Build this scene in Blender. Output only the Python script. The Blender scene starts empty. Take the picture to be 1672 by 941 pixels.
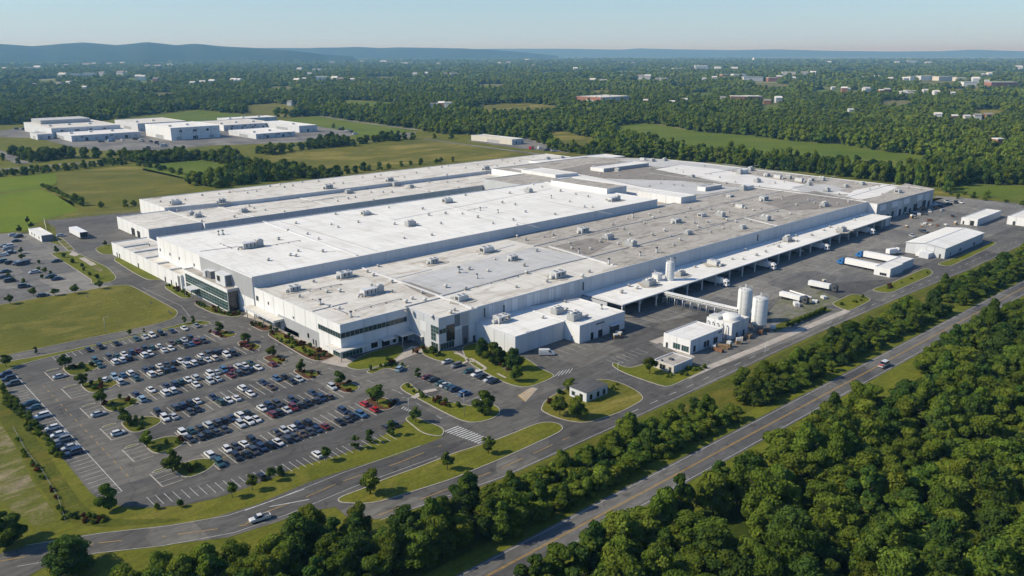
import bpy, bmesh, math, random
import numpy as np
from mathutils import Vector
rng = np.random.default_rng(7)
random.seed(7)
SC = bpy.context.scene
COL = SC.collection
# ------------------------------------------------------------------ survey: photograph -> ground plan (metres)
FL, HOR, VX = 1332., 86., 2320.
TH = math.atan((470.5-HOR)/FL)
YAW = math.atan((VX-836)/math.hypot(FL, 470.5-HOR))
CH = 110.
FW = (math.cos(YAW), math.sin(YAW)); RT = (math.sin(YAW), -math.cos(YAW))
def P(px, py, z=0.):
    a = (px-836)/FL; b = (py-470.5)/FL
    u = math.cos(TH)-b*math.sin(TH); d = math.sin(TH)+b*math.cos(TH)
    t = (CH-z)/d
    return (t*(u*FW[0]+a*RT[0]), t*(u*FW[1]+a*RT[1]))
def Q(x, y, z=0.):
    u = x*FW[0]+y*FW[1]; r = x*RT[0]+y*RT[1]; dz = z-CH
    zc = u*math.cos(TH)-dz*math.sin(TH)
    return (836+FL*r/zc, 470.5-FL*(u*math.sin(TH)+dz*math.cos(TH))/zc)
def PP(pts, z=0.):
    return [P(p[0], p[1], p[2] if len(p) > 2 else z) for p in pts]
def x_at(px, y, z=0.7, hi=900.):
    lo = -50.
    for _ in range(45):
        m = (lo+hi)/2
        if Q(m, y, z)[0] < px: lo = m
        else: hi = m
    return lo
# ------------------------------------------------------------------ materials
MATS = {}
def nodes(name):
    m = bpy.data.materials.new(name); m.use_nodes = True
    nt = m.node_tree; b = nt.nodes['Principled BSDF']
    MATS[name] = m
    return m, nt, b
def coords(nt, kind='Object'):
    return nt.nodes.new('ShaderNodeTexCoord').outputs[kind]
def noise(nt, vec, scale, detail=4., rough=.6, dist=0., stretch=None):
    n = nt.nodes.new('ShaderNodeTexNoise'); n.inputs['Scale'].default_value = scale
    n.inputs['Detail'].default_value = detail; n.inputs['Roughness'].default_value = rough
    n.inputs['Distortion'].default_value = dist
    if stretch:
        mp = nt.nodes.new('ShaderNodeMapping'); mp.inputs['Scale'].default_value = stretch[:3]
        mp.inputs['Rotation'].default_value = (0, 0, stretch[3] if len(stretch) > 3 else 0)
        nt.links.new(vec, mp.inputs['Vector']); vec = mp.outputs[0]
    nt.links.new(vec, n.inputs['Vector'])
    return n.outputs['Fac']
def ramp(nt, fac, stops):
    r = nt.nodes.new('ShaderNodeValToRGB'); e = r.color_ramp.elements
    while len(e) < len(stops): e.new(.5)
    for i, (p, c) in enumerate(stops):
        e[i].position = p; e[i].color = (*c, 1) if len(c) == 3 else c
    nt.links.new(fac, r.inputs[0]); return r.outputs[0]
def mix(nt, fac, a, b, mode='MIX'):
    m = nt.nodes.new('ShaderNodeMix'); m.data_type = 'RGBA'; m.blend_type = mode
    for s, v in ((0, fac), (6, a), (7, b)):
        if hasattr(v, 'is_linked'): nt.links.new(v, m.inputs[s])
        elif isinstance(v, (int, float)): m.inputs[s].default_value = v
        else: m.inputs[s].default_value = (*v, 1)
    return m.outputs[2]
def bump(nt, b, h, s=.3, d=.2):
    n = nt.nodes.new('ShaderNodeBump'); n.inputs['Strength'].default_value = s; n.inputs['Distance'].default_value = d
    nt.links.new(h, n.inputs['Height']); nt.links.new(n.outputs[0], b.inputs['Normal'])
def flat(name, c, rough=.6, metal=0., var=.12, scale=.5, spec=.3):
    m, nt, b = nodes(name)
    f = noise(nt, coords(nt), scale)
    lo = tuple(v*(1-var) for v in c); hi = tuple(min(1, v*(1+var)) for v in c)
    nt.links.new(ramp(nt, f, [(.3, lo), (.7, hi)]), b.inputs['Base Color'])
    b.inputs['Roughness'].default_value = rough; b.inputs['Metallic'].default_value = metal
    b.inputs['Specular IOR Level'].default_value = spec
    return m
def grassmat(name, a, bcol, dry, s1=.03, drypos=.62):
    m, nt, b = nodes(name); v = coords(nt)
    c = ramp(nt, noise(nt, v, s1*1.7, 6, .65), [(.32, a), (.68, bcol)])
    d = ramp(nt, noise(nt, v, s1*.55, 7, .7, 1.2, (1, 2.2, 1, .5)), [(drypos-.08, (0, 0, 0)), (drypos+.1, (1, 1, 1))])
    c = mix(nt, d, c, dry)
    fine = ramp(nt, noise(nt, v, .9, 3, .7), [(.25, (.72, .72, .72)), (.75, (1.25, 1.25, 1.25))])
    mow = ramp(nt, noise(nt, v, .11, 5, .7, .4, (1, 7, 1, .35)), [(.3, (.74, .78, .8)), (.5, (1, 1, 1)), (.7, (1.3, 1.24, 1.12))])
    c = mix(nt, .8, c, mow, 'MULTIPLY')
    c = mix(nt, 1., c, fine, 'MULTIPLY')
    nt.links.new(c, b.inputs['Base Color']); b.inputs['Roughness'].default_value = .9
    b.inputs['Specular IOR Level'].default_value = .1
    bump(nt, b, noise(nt, v, 1.6, 3), .4, .3)
    return m
def asphaltmat(name, a, bb, patch=.55):
    m, nt, b = nodes(name); v = coords(nt)
    c = ramp(nt, noise(nt, v, .02, 7, .68, .6), [(.3, a), (.7, bb)])
    st = ramp(nt, noise(nt, v, .06, 5, .7, 1.5, (1, 5, 1, .0)), [(.42, (.78, .78, .78)), (.62, (1.12, 1.12, 1.1))])
    c = mix(nt, 1., c, st, 'MULTIPLY')
    vo = nt.nodes.new('ShaderNodeTexVoronoi'); vo.feature = 'DISTANCE_TO_EDGE'; vo.inputs['Scale'].default_value = .045
    vd = nt.nodes.new('ShaderNodeVectorMath'); vd.operation = 'ADD'
    nz = nt.nodes.new('ShaderNodeTexNoise'); nz.inputs['Scale'].default_value = .08; nt.links.new(v, nz.inputs['Vector'])
    sc = nt.nodes.new('ShaderNodeVectorMath'); sc.operation = 'SCALE'; sc.inputs['Scale'].default_value = 9.
    nt.links.new(nz.outputs['Color'], sc.inputs[0]); nt.links.new(v, vd.inputs[0]); nt.links.new(sc.outputs[0], vd.inputs[1])
    nt.links.new(vd.outputs[0], vo.inputs['Vector'])
    cr = ramp(nt, vo.outputs['Distance'], [(.0, (.6, .6, .6)), (.012, (1, 1, 1))])
    c = mix(nt, .6, c, cr, 'MULTIPLY')
    vp = nt.nodes.new('ShaderNodeTexVoronoi'); vp.distance = 'CHEBYCHEV'; vp.inputs['Scale'].default_value = .034
    nt.links.new(v, vp.inputs['Vector']); bw = nt.nodes.new('ShaderNodeRGBToBW'); nt.links.new(vp.outputs['Color'], bw.inputs[0])
    c = mix(nt, 1., c, ramp(nt, bw.outputs[0], [(.25, (.78, .78, .8)), (.5, (1, 1, 1)), (.75, (1.2, 1.18, 1.14))]), 'MULTIPLY')
    tk = ramp(nt, noise(nt, v, .35, 4, .6, .8, (1, .07, 1, 0)), [(.55, (1, 1, 1)), (.7, (1.2, 1.19, 1.17))])
    c = mix(nt, .7, c, tk, 'MULTIPLY')
    oil = ramp(nt, noise(nt, v, .25, 3, .5), [(.58, (1, 1, 1)), (.74, (.6, .6, .6))])
    c = mix(nt, 1., c, oil, 'MULTIPLY')
    nt.links.new(c, b.inputs['Base Color']); b.inputs['Roughness'].default_value = .85
    b.inputs['Specular IOR Level'].default_value = .25
    return m
def roofmat(name, base, stain, amount=.5, scale=.05, seam=.25, dirty=None):
    m, nt, b = nodes(name); v = coords(nt)
    f = noise(nt, v, scale, 7, .7, .8)
    c = ramp(nt, f, [(.32, tuple(x*.88 for x in base)), (.6, base)])
    s = ramp(nt, noise(nt, v, scale*1.3, 8, .72, 1.5, (1, 2.5, 1, .0)), [(amount, (0, 0, 0)), (amount+.2, (1, 1, 1))])
    c = mix(nt, s, c, stain)
    s2 = ramp(nt, noise(nt, v, scale*5, 4, .6), [(.66, (1, 1, 1)), (.75, (.72, .71, .69))])
    c = mix(nt, .5, c, s2, 'MULTIPLY')
    dr = ramp(nt, noise(nt, v, scale*9, 5, .65, .6, (1, .16, 1, 0)), [(.5, (1, 1, 1)), (.68, (.80, .78, .74))])
    c = mix(nt, .75, c, dr, 'MULTIPLY')
    # membrane laps
    br = nt.nodes.new('ShaderNodeTexBrick'); br.inputs['Scale'].default_value = 1.
    br.inputs['Brick Width'].default_value = 24.; br.inputs['Row Height'].default_value = 6.; br.inputs['Mortar Size'].default_value = .12
    br.inputs['Color1'].default_value = (1, 1, 1, 1); br.inputs['Color2'].default_value = (.93, .925, .91, 1); br.inputs['Mortar'].default_value = (.74, .73, .70, 1)
    nt.links.new(v, br.inputs['Vector'])
    c = mix(nt, min(1., seam*3.4), c, br.outputs['Color'], 'MULTIPLY')
    nt.links.new(c, b.inputs['Base Color']); b.inputs['Roughness'].default_value = .8
    b.inputs['Specular IOR Level'].default_value = .15
    return m
def wallmat(name, base, var=.06):
    m, nt, b = nodes(name); v = coords(nt)
    c = ramp(nt, noise(nt, v, .12, 5, .6), [(.3, tuple(x*(1-var) for x in base)), (.7, base)])
    st = ramp(nt, noise(nt, v, .5, 4, .6, .3, (1, 1, .05)), [(.35, (.9, .9, .89)), (.6, (1, 1, 1))])
    c = mix(nt, .8, c, st, 'MULTIPLY')
    nt.links.new(c, b.inputs['Base Color']); b.inputs['Roughness'].default_value = .6
    b.inputs['Specular IOR Level'].default_value = .25
    return m
def glassmat(name, c, rough=.12):
    m, nt, b = nodes(name); v = coords(nt)
    cc = ramp(nt, noise(nt, v, .6, 2), [(.35, tuple(x*.5 for x in c)), (.65, c)])
    nt.links.new(cc, b.inputs['Base Color'])
    b.inputs['Roughness'].default_value = rough; b.inputs['Specular IOR Level'].default_value = .6
    return m
def leafmat(name, a, bb, tip):
    m, nt, b = nodes(name)
    oi = nt.nodes.new('ShaderNodeObjectInfo'); v = coords(nt)
    c = ramp(nt, noise(nt, v, .55, 4, .7), [(.3, a), (.55, bb), (.78, tip)])
    hs = nt.nodes.new('ShaderNodeHueSaturation')
    mr = nt.nodes.new('ShaderNodeMapRange'); mr.inputs['To Min'].default_value = .485; mr.inputs['To Max'].default_value = .512
    nt.links.new(oi.outputs['Random'], mr.inputs['Value']); nt.links.new(mr.outputs[0], hs.inputs['Hue'])
    mt = nt.nodes.new('ShaderNodeMath'); mt.operation = 'MULTIPLY'; mt.inputs[1].default_value = 7.31
    fr = nt.nodes.new('ShaderNodeMath'); fr.operation = 'FRACT'
    nt.links.new(oi.outputs['Random'], mt.inputs[0]); nt.links.new(mt.outputs[0], fr.inputs[0])
    mv = nt.nodes.new('ShaderNodeMapRange'); mv.inputs['To Min'].default_value = .78; mv.inputs['To Max'].default_value = 1.2
    nt.links.new(fr.outputs[0], mv.inputs['Value']); nt.links.new(mv.outputs[0], hs.inputs['Value'])
    st = ramp(nt, noise(nt, oi.outputs['Location'], .006, 4, .7), [(.3, (.6, .66, .74)), (.7, (1.36, 1.28, 1.1))])
    c = mix(nt, 1., c, st, 'MULTIPLY')
    nt.links.new(c, hs.inputs['Color'])
    di = nt.nodes.new('ShaderNodeBsdfDiffuse'); tr = nt.nodes.new('ShaderNodeBsdfTranslucent'); mx = nt.nodes.new('ShaderNodeMixShader')
    mx.inputs[0].default_value = .22
    nt.links.new(hs.outputs[0], di.inputs[0]); nt.links.new(hs.outputs[0], tr.inputs[0])
    nt.links.new(di.outputs[0], mx.inputs[1]); nt.links.new(tr.outputs[0], mx.inputs[2])
    nt.links.new(mx.outputs[0], nt.nodes['Material Output'].inputs['Surface'])
    nt.nodes.remove(b)
    return m
def carpaint(name, c):
    m, nt, b = nodes(name)
    f = noise(nt, coords(nt), 1.2, 3)
    nt.links.new(ramp(nt, f, [(.3, tuple(v*.9 for v in c)), (.7, c)]), b.inputs['Base Color'])
    b.inputs['Roughness'].default_value = .3; b.inputs['Specular IOR Level'].default_value = .5
    b.inputs['Coat Weight'].default_value = .6; b.inputs['Coat Roughness'].default_value = .08
    return m
# vegetation and ground
grassmat('grass', (0.087, 0.102, 0.011), (0.148, 0.150, 0.018), (0.214, 0.179, 0.037))
grassmat('lawn', (0.092, 0.112, 0.011), (0.153, 0.160, 0.018), (0.204, 0.175, 0.033), .045, .66)
grassmat('meadow', (0.087, 0.097, 0.013), (0.153, 0.145, 0.022), (0.265, 0.218, 0.058), .012, .57)
grassmat('bright_field', (0.102, 0.150, 0.008), (0.153, 0.194, 0.011), (0.184, 0.194, 0.020), .01, .7)
grassmat('green_field', (0.076, 0.121, 0.011), (0.133, 0.165, 0.018), (0.194, 0.184, 0.030), .008, .64)
grassmat('scrub', (0.061, 0.078, 0.009), (0.117, 0.121, 0.016), (0.153, 0.126, 0.025), .07, .6)
grassmat('forest_floor', (0.031, 0.049, 0.006), (0.056, 0.078, 0.011), (0.102, 0.097, 0.020), .01, .66)
grassmat('far_floor', (.06, .085, .014), (.13, .145, .03), (.26, .235, .10), .004, .54)
grassmat('dry_grass', (.15, .145, .03), (.20, .18, .05), (.10, .11, .015), .2, .5)
grassmat('mulch', (.075, .035, .02), (.12, .06, .032), (.06, .08, .02), .3, .6)
grassmat('bare_soil', (.2, .165, .10), (.28, .235, .145), (.11, .118, .02), .12, .45)
grassmat('scrub_gravel', (.15, .145, .12), (.22, .21, .175), (.10, .115, .035), .1, .56)
asphaltmat('asphalt', (.092, .088, .080), (.152, .146, .132))
asphaltmat('asphalt_dark', (.094, .093, .091), (.143, .142, .139))
asphaltmat('asphalt_grey', (.15, .145, .133), (.225, .216, .197))
flat('concrete', (.40, .36, .31), .85, 0, .18, .25)
flat('kerb', (.38, .35, .30), .85, 0, .15, .6)
flat('white_line', (.46, .46, .44), .8, 0, .3, .8)
flat('yellow_line', (.42, .27, .07), .8, 0, .25, .8)
# buildings
roofmat('roof_white', (.78, .765, .73), (.58, .56, .52), .56, .03)
roofmat('roof_bright', (.83, .82, .775), (.66, .64, .60), .56, .035)
roofmat('roof_light', (.71, .685, .625), (.42, .37, .30), .49, .03)
roofmat('roof_grey', (.55, .55, .54), (.33, .32, .31), .56, .04)
roofmat('roof_tan', (.47, .44, .39), (.22, .20, .17), .47, .05)
roofmat('roof_dirty', (.30, .275, .245), (.15, .135, .12), .5, .05)
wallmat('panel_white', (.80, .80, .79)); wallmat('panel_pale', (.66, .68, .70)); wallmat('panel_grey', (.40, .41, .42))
wallmat('panel_mid', (.54, .56, .58)); wallmat('panel_dark', (.17, .18, .195)); wallmat('panel_cream', (.62, .58, .5))  # panel_mid also paints shade into walls turned from the sun
wallmat('brick_red', (.32, .15, .10)); wallmat('metal_wall', (.62, .635, .65))
flat('joint', (.36, .37, .38), .8); flat('coping', (.60, .61, .62), .5, .0, .08)
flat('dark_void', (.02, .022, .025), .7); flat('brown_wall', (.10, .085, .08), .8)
glassmat('glass', (.028, .06, .062)); glassmat('glass_green', (.035, .095, .085)); glassmat('glass_dark', (.012, .016, .02))
flat('frame_metal', (.35, .36, .37), .4, .3); flat('frame_dark', (.05, .055, .06), .5)
flat('unit_metal', (.58, .58, .56), .5, .0, .12, 1.5); flat('unit_grey', (.36, .37, .37), .5, .0, .15, 1.5)
flat('unit_dark', (.075, .08, .085), .6, .0, .2, 1.5); flat('galv', (.44, .45, .46), .4, .4, .1, 1.)
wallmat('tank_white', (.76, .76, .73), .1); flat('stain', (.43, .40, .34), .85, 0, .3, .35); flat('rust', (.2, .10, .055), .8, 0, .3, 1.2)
flat('tyre', (.018, .018, .019), .8); flat('rim', (.4, .41, .42), .35, .6); flat('lamp_clear', (.7, .7, .66), .25); flat('lamp_red', (.4, .02, .015), .3)
flat('trailer_white', (.78, .78, .77), .45, 0, .05, .4); flat('cab_blue', (.03, .16, .42), .35); flat('bark', (.10, .075, .052), .9, 0, .25, 2.)
flat('wood', (.3, .2, .11), .8, 0, .25, 1.); flat('post_white', (.62, .62, .6), .6)
CARC = {'white': (.66, .66, .65), 'silver': (.45, .47, .48), 'grey': (.2, .21, .22), 'black': (.012, .013, .015), 'dark grey': (.05, .053, .058),
        'navy': (.018, .032, .075), 'blue': (.05, .12, .24), 'pale blue': (.25, .36, .44), 'teal': (.03, .085, .095), 'red': (.42, .016, .02),
        'maroon': (.13, .018, .02), 'brown': (.09, .062, .045), 'cream': (.62, .56, .46), 'green': (.025, .055, .04)}
for k, c in CARC.items(): carpaint('paint_'+k, c)
leafmat('leaf_mid', (.052, .09, .012), (.125, .175, .025), (.215, .262, .042))
leafmat('leaf_dark', (.03, .062, .014), (.066, .116, .024), (.125, .178, .042))
leafmat('leaf_yellow', (.08, .115, .014), (.155, .19, .026), (.26, .28, .045))
leafmat('leaf_lot', (.045, .075, .014), (.09, .13, .024), (.15, .185, .036))
leafmat('leaf_red', (.06, .025, .012), (.11, .045, .02), (.10, .08, .02))
leafmat('leaf_far', (.07, .112, .016), (.15, .2, .027), (.24, .285, .045))
# ------------------------------------------------------------------ mesh builder
class MB:
    def __init__(s): s.v = []; s.f = []; s.m = []; s.names = []; s.sm = []
    def mi(s, n):
        if n not in s.names: s.names.append(n)
        return s.names.index(n)
    def face(s, pts, mat, smooth=False):
        b = len(s.v); s.v += [tuple(p) for p in pts]; s.f.append(tuple(range(b, b+len(pts)))); s.m.append(s.mi(mat)); s.sm.append(smooth)
    def faces(s, pts, fs, mat, smooth=False):
        b = len(s.v); s.v += [tuple(p) for p in pts]; k = s.mi(mat)
        for f in fs: s.f.append(tuple(b+i for i in f)); s.m.append(k); s.sm.append(smooth)
    def box(s, x0, x1, y0, y1, z0, z1, mat, bottom=True, top=None):
        p = [(x0, y0, z0), (x1, y0, z0), (x1, y1, z0), (x0, y1, z0), (x0, y0, z1), (x1, y0, z1), (x1, y1, z1), (x0, y1, z1)]
        s.faces(p, [(0, 1, 5, 4), (1, 2, 6, 5), (2, 3, 7, 6), (3, 0, 4, 7)]+([(3, 2, 1, 0)] if bottom else []), mat)
        s.faces(p[4:], [(0, 1, 2, 3)], top or mat)
    def obox(s, c, yaw, lx, ly, z0, z1, mat, top=None):
        ca, sa = math.cos(yaw), math.sin(yaw)
        q = [(c[0]+ca*a*lx/2-sa*b*ly/2, c[1]+sa*a*lx/2+ca*b*ly/2) for a, b in ((-1, -1), (1, -1), (1, 1), (-1, 1))]
        p = [(*k, z0) for k in q]+[(*k, z1) for k in q]
        s.faces(p, [(0, 1, 5, 4), (1, 2, 6, 5), (2, 3, 7, 6), (3, 0, 4, 7), (3, 2, 1, 0)], mat); s.faces(p[4:], [(0, 1, 2, 3)], top or mat)
    def lathe(s, cx, cy, prof, mat, n=16, cap=True, smooth=True):
        pts = []
        for r, z in prof:
            pts += [(cx+r*math.cos(2*math.pi*i/n), cy+r*math.sin(2*math.pi*i/n), z) for i in range(n)]
        fs = []
        for k in range(len(prof)-1):
            for i in range(n):
                j = (i+1) % n; fs.append((k*n+i, k*n+j, (k+1)*n+j, (k+1)*n+i))
        s.faces(pts, fs, mat, smooth)
        if cap:
            s.face(pts[-n:], mat); s.face(pts[:n][::-1], mat)
    def tube(s, a, b, r, mat, n=6, r2=None):
        a = Vector(a); b = Vector(b); d = (b-a)
        if d.length < 1e-6: return
        d.normalize(); u = d.orthogonal().normalized(); w = d.cross(u); r2 = r if r2 is None else r2
        pts = [a+(u*math.cos(2*math.pi*i/n)+w*math.sin(2*math.pi*i/n))*r for i in range(n)]+[b+(u*math.cos(2*math.pi*i/n)+w*math.sin(2*math.pi*i/n))*r2 for i in range(n)]
        s.faces(pts, [(i, (i+1) % n, n+(i+1) % n, n+i) for i in range(n)]+[tuple(range(n))[::-1], tuple(range(n, 2*n))], mat, n > 5)
    def prism(s, poly, z0, z1, mat, top=None, bottom=False):
        n = len(poly)
        b = [(*p, z0) for p in poly]; t = [(*p, z1) for p in poly]
        s.faces(b+t, [(i, (i+1) % n, n+(i+1) % n, n+i) for i in range(n)], mat)
        s.face(t, top or mat)
        if bottom: s.face(b[::-1], mat)
    def mesh(s, name):
        me = bpy.data.meshes.new(name); me.from_pydata(s.v, [], s.f)
        for n in s.names: me.materials.append(MATS[n])
        me.polygons.foreach_set('material_index', s.m); me.polygons.foreach_set('use_smooth', s.sm); me.update()
        return me
    def build(s, name, parent=None, loc=(0, 0, 0), rz=0.):
        return link(s.mesh(name), name, parent, loc, rz)
def link(me, name, parent=None, loc=(0, 0, 0), rz=0.):
    o = bpy.data.objects.new(name, me); COL.objects.link(o)
    if isinstance(parent, tuple): parent, loc = parent
    if parent: o.parent = parent
    o.location = loc; o.rotation_euler = (0, 0, rz); return o
def tag(o, label, cat, group=None):
    o['label'] = label; o['category'] = cat
    if group: o['group'] = group
    return o
def thing(name, label, cat, loc=(0, 0, 0), rz=0., group=None):
    return tag(link(None, name, None, loc, rz), label, cat, group)
def struct(o): o['kind'] = 'structure'; return o
def stuff(o): o['kind'] = 'stuff'; return o
def copy_tree(o, parent=None):
    c = o.copy(); COL.objects.link(c); c.parent = parent
    for ch in o.children: copy_tree(ch, c)
    return c
ORD = ['first', 'second', 'third', 'fourth', 'fifth', 'sixth', 'seventh', 'eighth', 'ninth', 'tenth', 'eleventh', 'twelfth', 'thirteenth', 'fourteenth',
       'fifteenth', 'sixteenth', 'seventeenth', 'eighteenth', 'nineteenth', 'twentieth', 'twenty-first', 'twenty-second', 'twenty-third', 'twenty-fourth', 'twenty-fifth',
       'twenty-sixth', 'twenty-seventh', 'twenty-eighth', 'twenty-ninth', 'thirtieth']
def area(p): return .5*sum(p[i][0]*p[(i+1) % len(p)][1]-p[(i+1) % len(p)][0]*p[i][1] for i in range(len(p)))
def ccw(p): return p if area(p) > 0 else p[::-1]
def smooth_poly(p, k=2):
    for _ in range(k):
        q = []
        for i in range(len(p)):
            a, b = p[i], p[(i+1) % len(p)]
            L = math.hypot(b[0]-a[0], b[1]-a[1]); t = min(.25, 2.5/max(L, .01))
            q += [(a[0]+(b[0]-a[0])*t, a[1]+(b[1]-a[1])*t), (b[0]+(a[0]-b[0])*t, b[1]+(a[1]-b[1])*t)]
        p = q
    return p
def offset(p, d):
    n = len(p); out = []
    for i in range(n):
        a, b, c = p[i-1], p[i], p[(i+1) % n]
        e1 = (b[0]-a[0], b[1]-a[1]); e2 = (c[0]-b[0], c[1]-b[1])
        l1 = math.hypot(*e1) or 1; l2 = math.hypot(*e2) or 1
        n1 = (-e1[1]/l1, e1[0]/l1); n2 = (-e2[1]/l2, e2[0]/l2)
        m = (n1[0]+n2[0], n1[1]+n2[1]); k = max(.35, (m[0]*m[0]+m[1]*m[1])/2)
        out.append((b[0]+m[0]*d/k, b[1]+m[1]*d/k))
    return out
def tri_fill(poly, z, mat, mb):
    from mathutils.geometry import tessellate_polygon
    vs = [Vector((x, y, z)) for x, y in poly]
    for t in tessellate_polygon([vs]):
        a, b, c = [vs[i] for i in t]
        if (b-a).cross(c-a).z < 0: t = (t[0], t[2], t[1])
        mb.face([vs[i] for i in t], mat)
def sheet(name, poly, z, mat):
    mb = MB(); tri_fill(ccw(poly), z, mat, mb); return struct(mb.build(name))
def strip_pts(line, w):
    L, R = [], []
    for i, p in enumerate(line):
        a = line[max(0, i-1)]; b = line[min(len(line)-1, i+1)]
        d = (b[0]-a[0], b[1]-a[1]); l = math.hypot(*d) or 1
        n = (-d[1]/l*w/2, d[0]/l*w/2)
        L.append((p[0]+n[0], p[1]+n[1])); R.append((p[0]-n[0], p[1]-n[1]))
    return L, R
def strip(mb, line, w, z, mat):
    L, R = strip_pts(line, w)
    for i in range(len(line)-1):
        mb.face([(*R[i], z), (*R[i+1], z), (*L[i+1], z), (*L[i], z)], mat)
def resample(line, step):
    out = [line[0]]
    for a, b in zip(line, line[1:]):
        n = max(1, int(math.hypot(b[0]-a[0], b[1]-a[1])/step))
        out += [(a[0]+(b[0]-a[0])*i/n, a[1]+(b[1]-a[1])*i/n) for i in range(1, n+1)]
    return out
def dashes(mb, line, w, z, mat, on, off):
    for a, b in zip(line, line[1:]):
        L = math.hypot(b[0]-a[0], b[1]-a[1]); t = 0
        while t < L:
            e = min(L, t+on); f = lambda s: (a[0]+(b[0]-a[0])*s/L, a[1]+(b[1]-a[1])*s/L)
            strip(mb, [f(t), f(e)], w, z, mat); t += on+off
# ------------------------------------------------------------------ ground
g = [-45000, -12000, -3000, -900, -300, 0, 150, 300, 500, 800, 1500, 4000, 12000, 30000, 60000]
mb = MB()
vs = [(x, y, 0) for y in g for x in g]; n = len(g)
mb.faces(vs, [(j*n+i, j*n+i+1, (j+1)*n+i+1, (j+1)*n+i) for j in range(n-1) for i in range(n-1)], 'grass')
struct(mb.build('ground'))
ASPH = PP([(1.5, 608), (2.5, 622.7), (14, 639), (37, 668.5), (93, 735.5), (102, 748), (148, 805), (161, 815), (178, 822), (201, 827.5), (251, 829.5), (301.5, 825), (352, 814), (377, 806), (420, 790), (488, 761.5), (538, 748), (586, 732), (626, 711), (659, 691),
   (674, 679), (711, 693.5), (724, 700), (727, 707), (721, 715), (651, 743), (573, 765), (503, 788), (420, 824), (377, 837), (337, 849), (251, 861), (161, 871), (108, 878), (35, 895), (-60, 920), (-200, 950), (-260, 1010), (48, 940), (73, 926),
   (161, 903), (271, 890), (372, 878), (455, 852), (487, 839), (548, 828), (572, 850), (618, 848)])
ASPH += [(96, 151.5), (103, 149.8), (115, 146.8), (133, 145.3), (181, 144.6), (243, 144.2), (303, 144.6), (385, 142.6), (466, 139), (548, 138.6), (760, 138.4), (760, 172), (700, 172), (690, 233), (645, 245), (600, 330), (300, 480), (200.3, 608), (139.9, 615.7), (138.9, 585)]
ASPH += PP([(91, 387), (95, 396), (120, 409.5), (186, 466), (211, 465.6), (218.6, 469), (289, 507), (291.5, 513), (281, 523), (226, 537), (140.7, 553.6), (38, 575.6), (0, 584), (-120, 606), (-120, 618), (0, 594)])
sheet('pavement', ASPH, .05, 'asphalt')
sheet('back_parking_pavement', PP([(0, 382), (30, 380), (45, 381), (60, 388), (75, 393), (125, 411), (150, 440), (186, 466), (110, 480), (60, 487), (0, 498), (-200, 530), (-260, 420)]), .06, 'asphalt_grey')
sheet('loading_yard', [(257, 228), (257, 206), (262, 200), (330, 182), (380, 178), (410, 160), (700, 160), (694, 232), (540, 236)], .07, 'asphalt_grey')
sheet('silo_yard_paving', PP([(1060, 561), (1086, 550), (1190, 545), (1262, 528), (1330, 515), (1380, 508), (1388, 510), (1310, 549), (1240, 577), (1160, 603), (1098, 582)]), .085, 'asphalt_grey')
mb = MB(); strip(mb, resample(PP([(1120, 617), (1159, 600), (1250, 563.5), (1310, 538), (1384, 507.5)]), 5.), 3.2, .12, 'concrete'); strip(mb, resample(PP([(1066, 560), (1088, 552)]), 3.), 4., .12, 'concrete'); strip(mb, resample(PP([(1080, 556), (1104, 570), (1128, 585)]), 3.), 4., .125, 'concrete'); struct(mb.build('sidewalk'))
sheet('rough_ground', PP([(1270, 492), (1285, 478), (1320, 468), (1362, 484), (1388, 497), (1350, 500), (1318, 512), (1285, 524), (1262, 527), (1255, 510)]), .09, 'scrub_gravel')
sheet('gravel_strip', PP([(1262, 534), (1275, 527), (1345, 503), (1360, 507), (1300, 528), (1265, 543)]), .10, 'scrub')
def lawn(name, pts, mat='lawn', kerb=True, k=2, world=False, z=.17, kz=.18):
    p = ccw(smooth_poly(ccw(pts if world else PP(pts)), k)); mb = MB()
    if kerb:
        q = offset(p, .3); n = len(p)
        for i in range(n):
            j = (i+1) % n
            mb.face([(*p[i], .03), (*p[j], .03), (*p[j], kz), (*p[i], kz)], 'kerb')
            mb.face([(*p[i], kz), (*p[j], kz), (*q[j], kz), (*q[i], kz)], 'kerb')
        p = offset(p, .28)
    tri_fill(p, z, mat, mb)
    return struct(mb.build(name))
lawn('lawn', [(-300, 570), (-160, 530), (0, 498), (60, 487.5), (110, 480), (186, 466.5), (211, 465.6), (218.6, 469), (289, 507), (291.5, 513), (281, 523), (226, 537), (140.7, 553.6), (38, 575.6), (0, 583.5), (-100, 603)], 'meadow')
lawn('grass_verge', [(-90, 620), (0, 593), (75, 580), (186, 556.5), (251, 541.5), (296.5, 529), (321.6, 524), (339, 525), (346, 528), (334, 531), (309, 531.4), (274, 539), (226, 550), (191, 558), (140.7, 570), (85.4, 583), (45, 593), (15, 603), (0, 612), (-80, 632)], 'grass')
lawn('grass_median', [(552, 821), (551, 813), (596, 797), (626, 783), (684, 763), (737, 741.5), (774, 730), (820, 715), (880, 690), (905, 689.5), (920, 696), (918, 705), (820, 750), (779, 766.5), (734, 785), (676, 803), (613.5, 823), (573, 823)], 'grass')
lawn('lawn', [(80.4, 414), (110.5, 410), (125, 413), (176, 437), (191, 453), (186, 459.5), (170, 463), (148, 464), (150, 458), (110, 432)])
lawn('lawn', [(153.6, 406.6), (171, 400), (198, 398), (200.5, 415), (166.4, 416.6)])
lawn('lawn', [(183.4, 424), (198, 418), (240, 436), (272.6, 453.5), (262, 457.5), (241, 458), (218, 446)])
lawn('lawn', [(266, 469), (279, 460.6), (296, 470), (314, 480.7), (316, 487), (296.5, 488)])
lawn('planting_bed', [(315, 497), (324.4, 492.5), (350, 503), (377, 512.3), (397, 512), (392, 517), (379, 519), (345.5, 512)], 'scrub')
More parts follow.
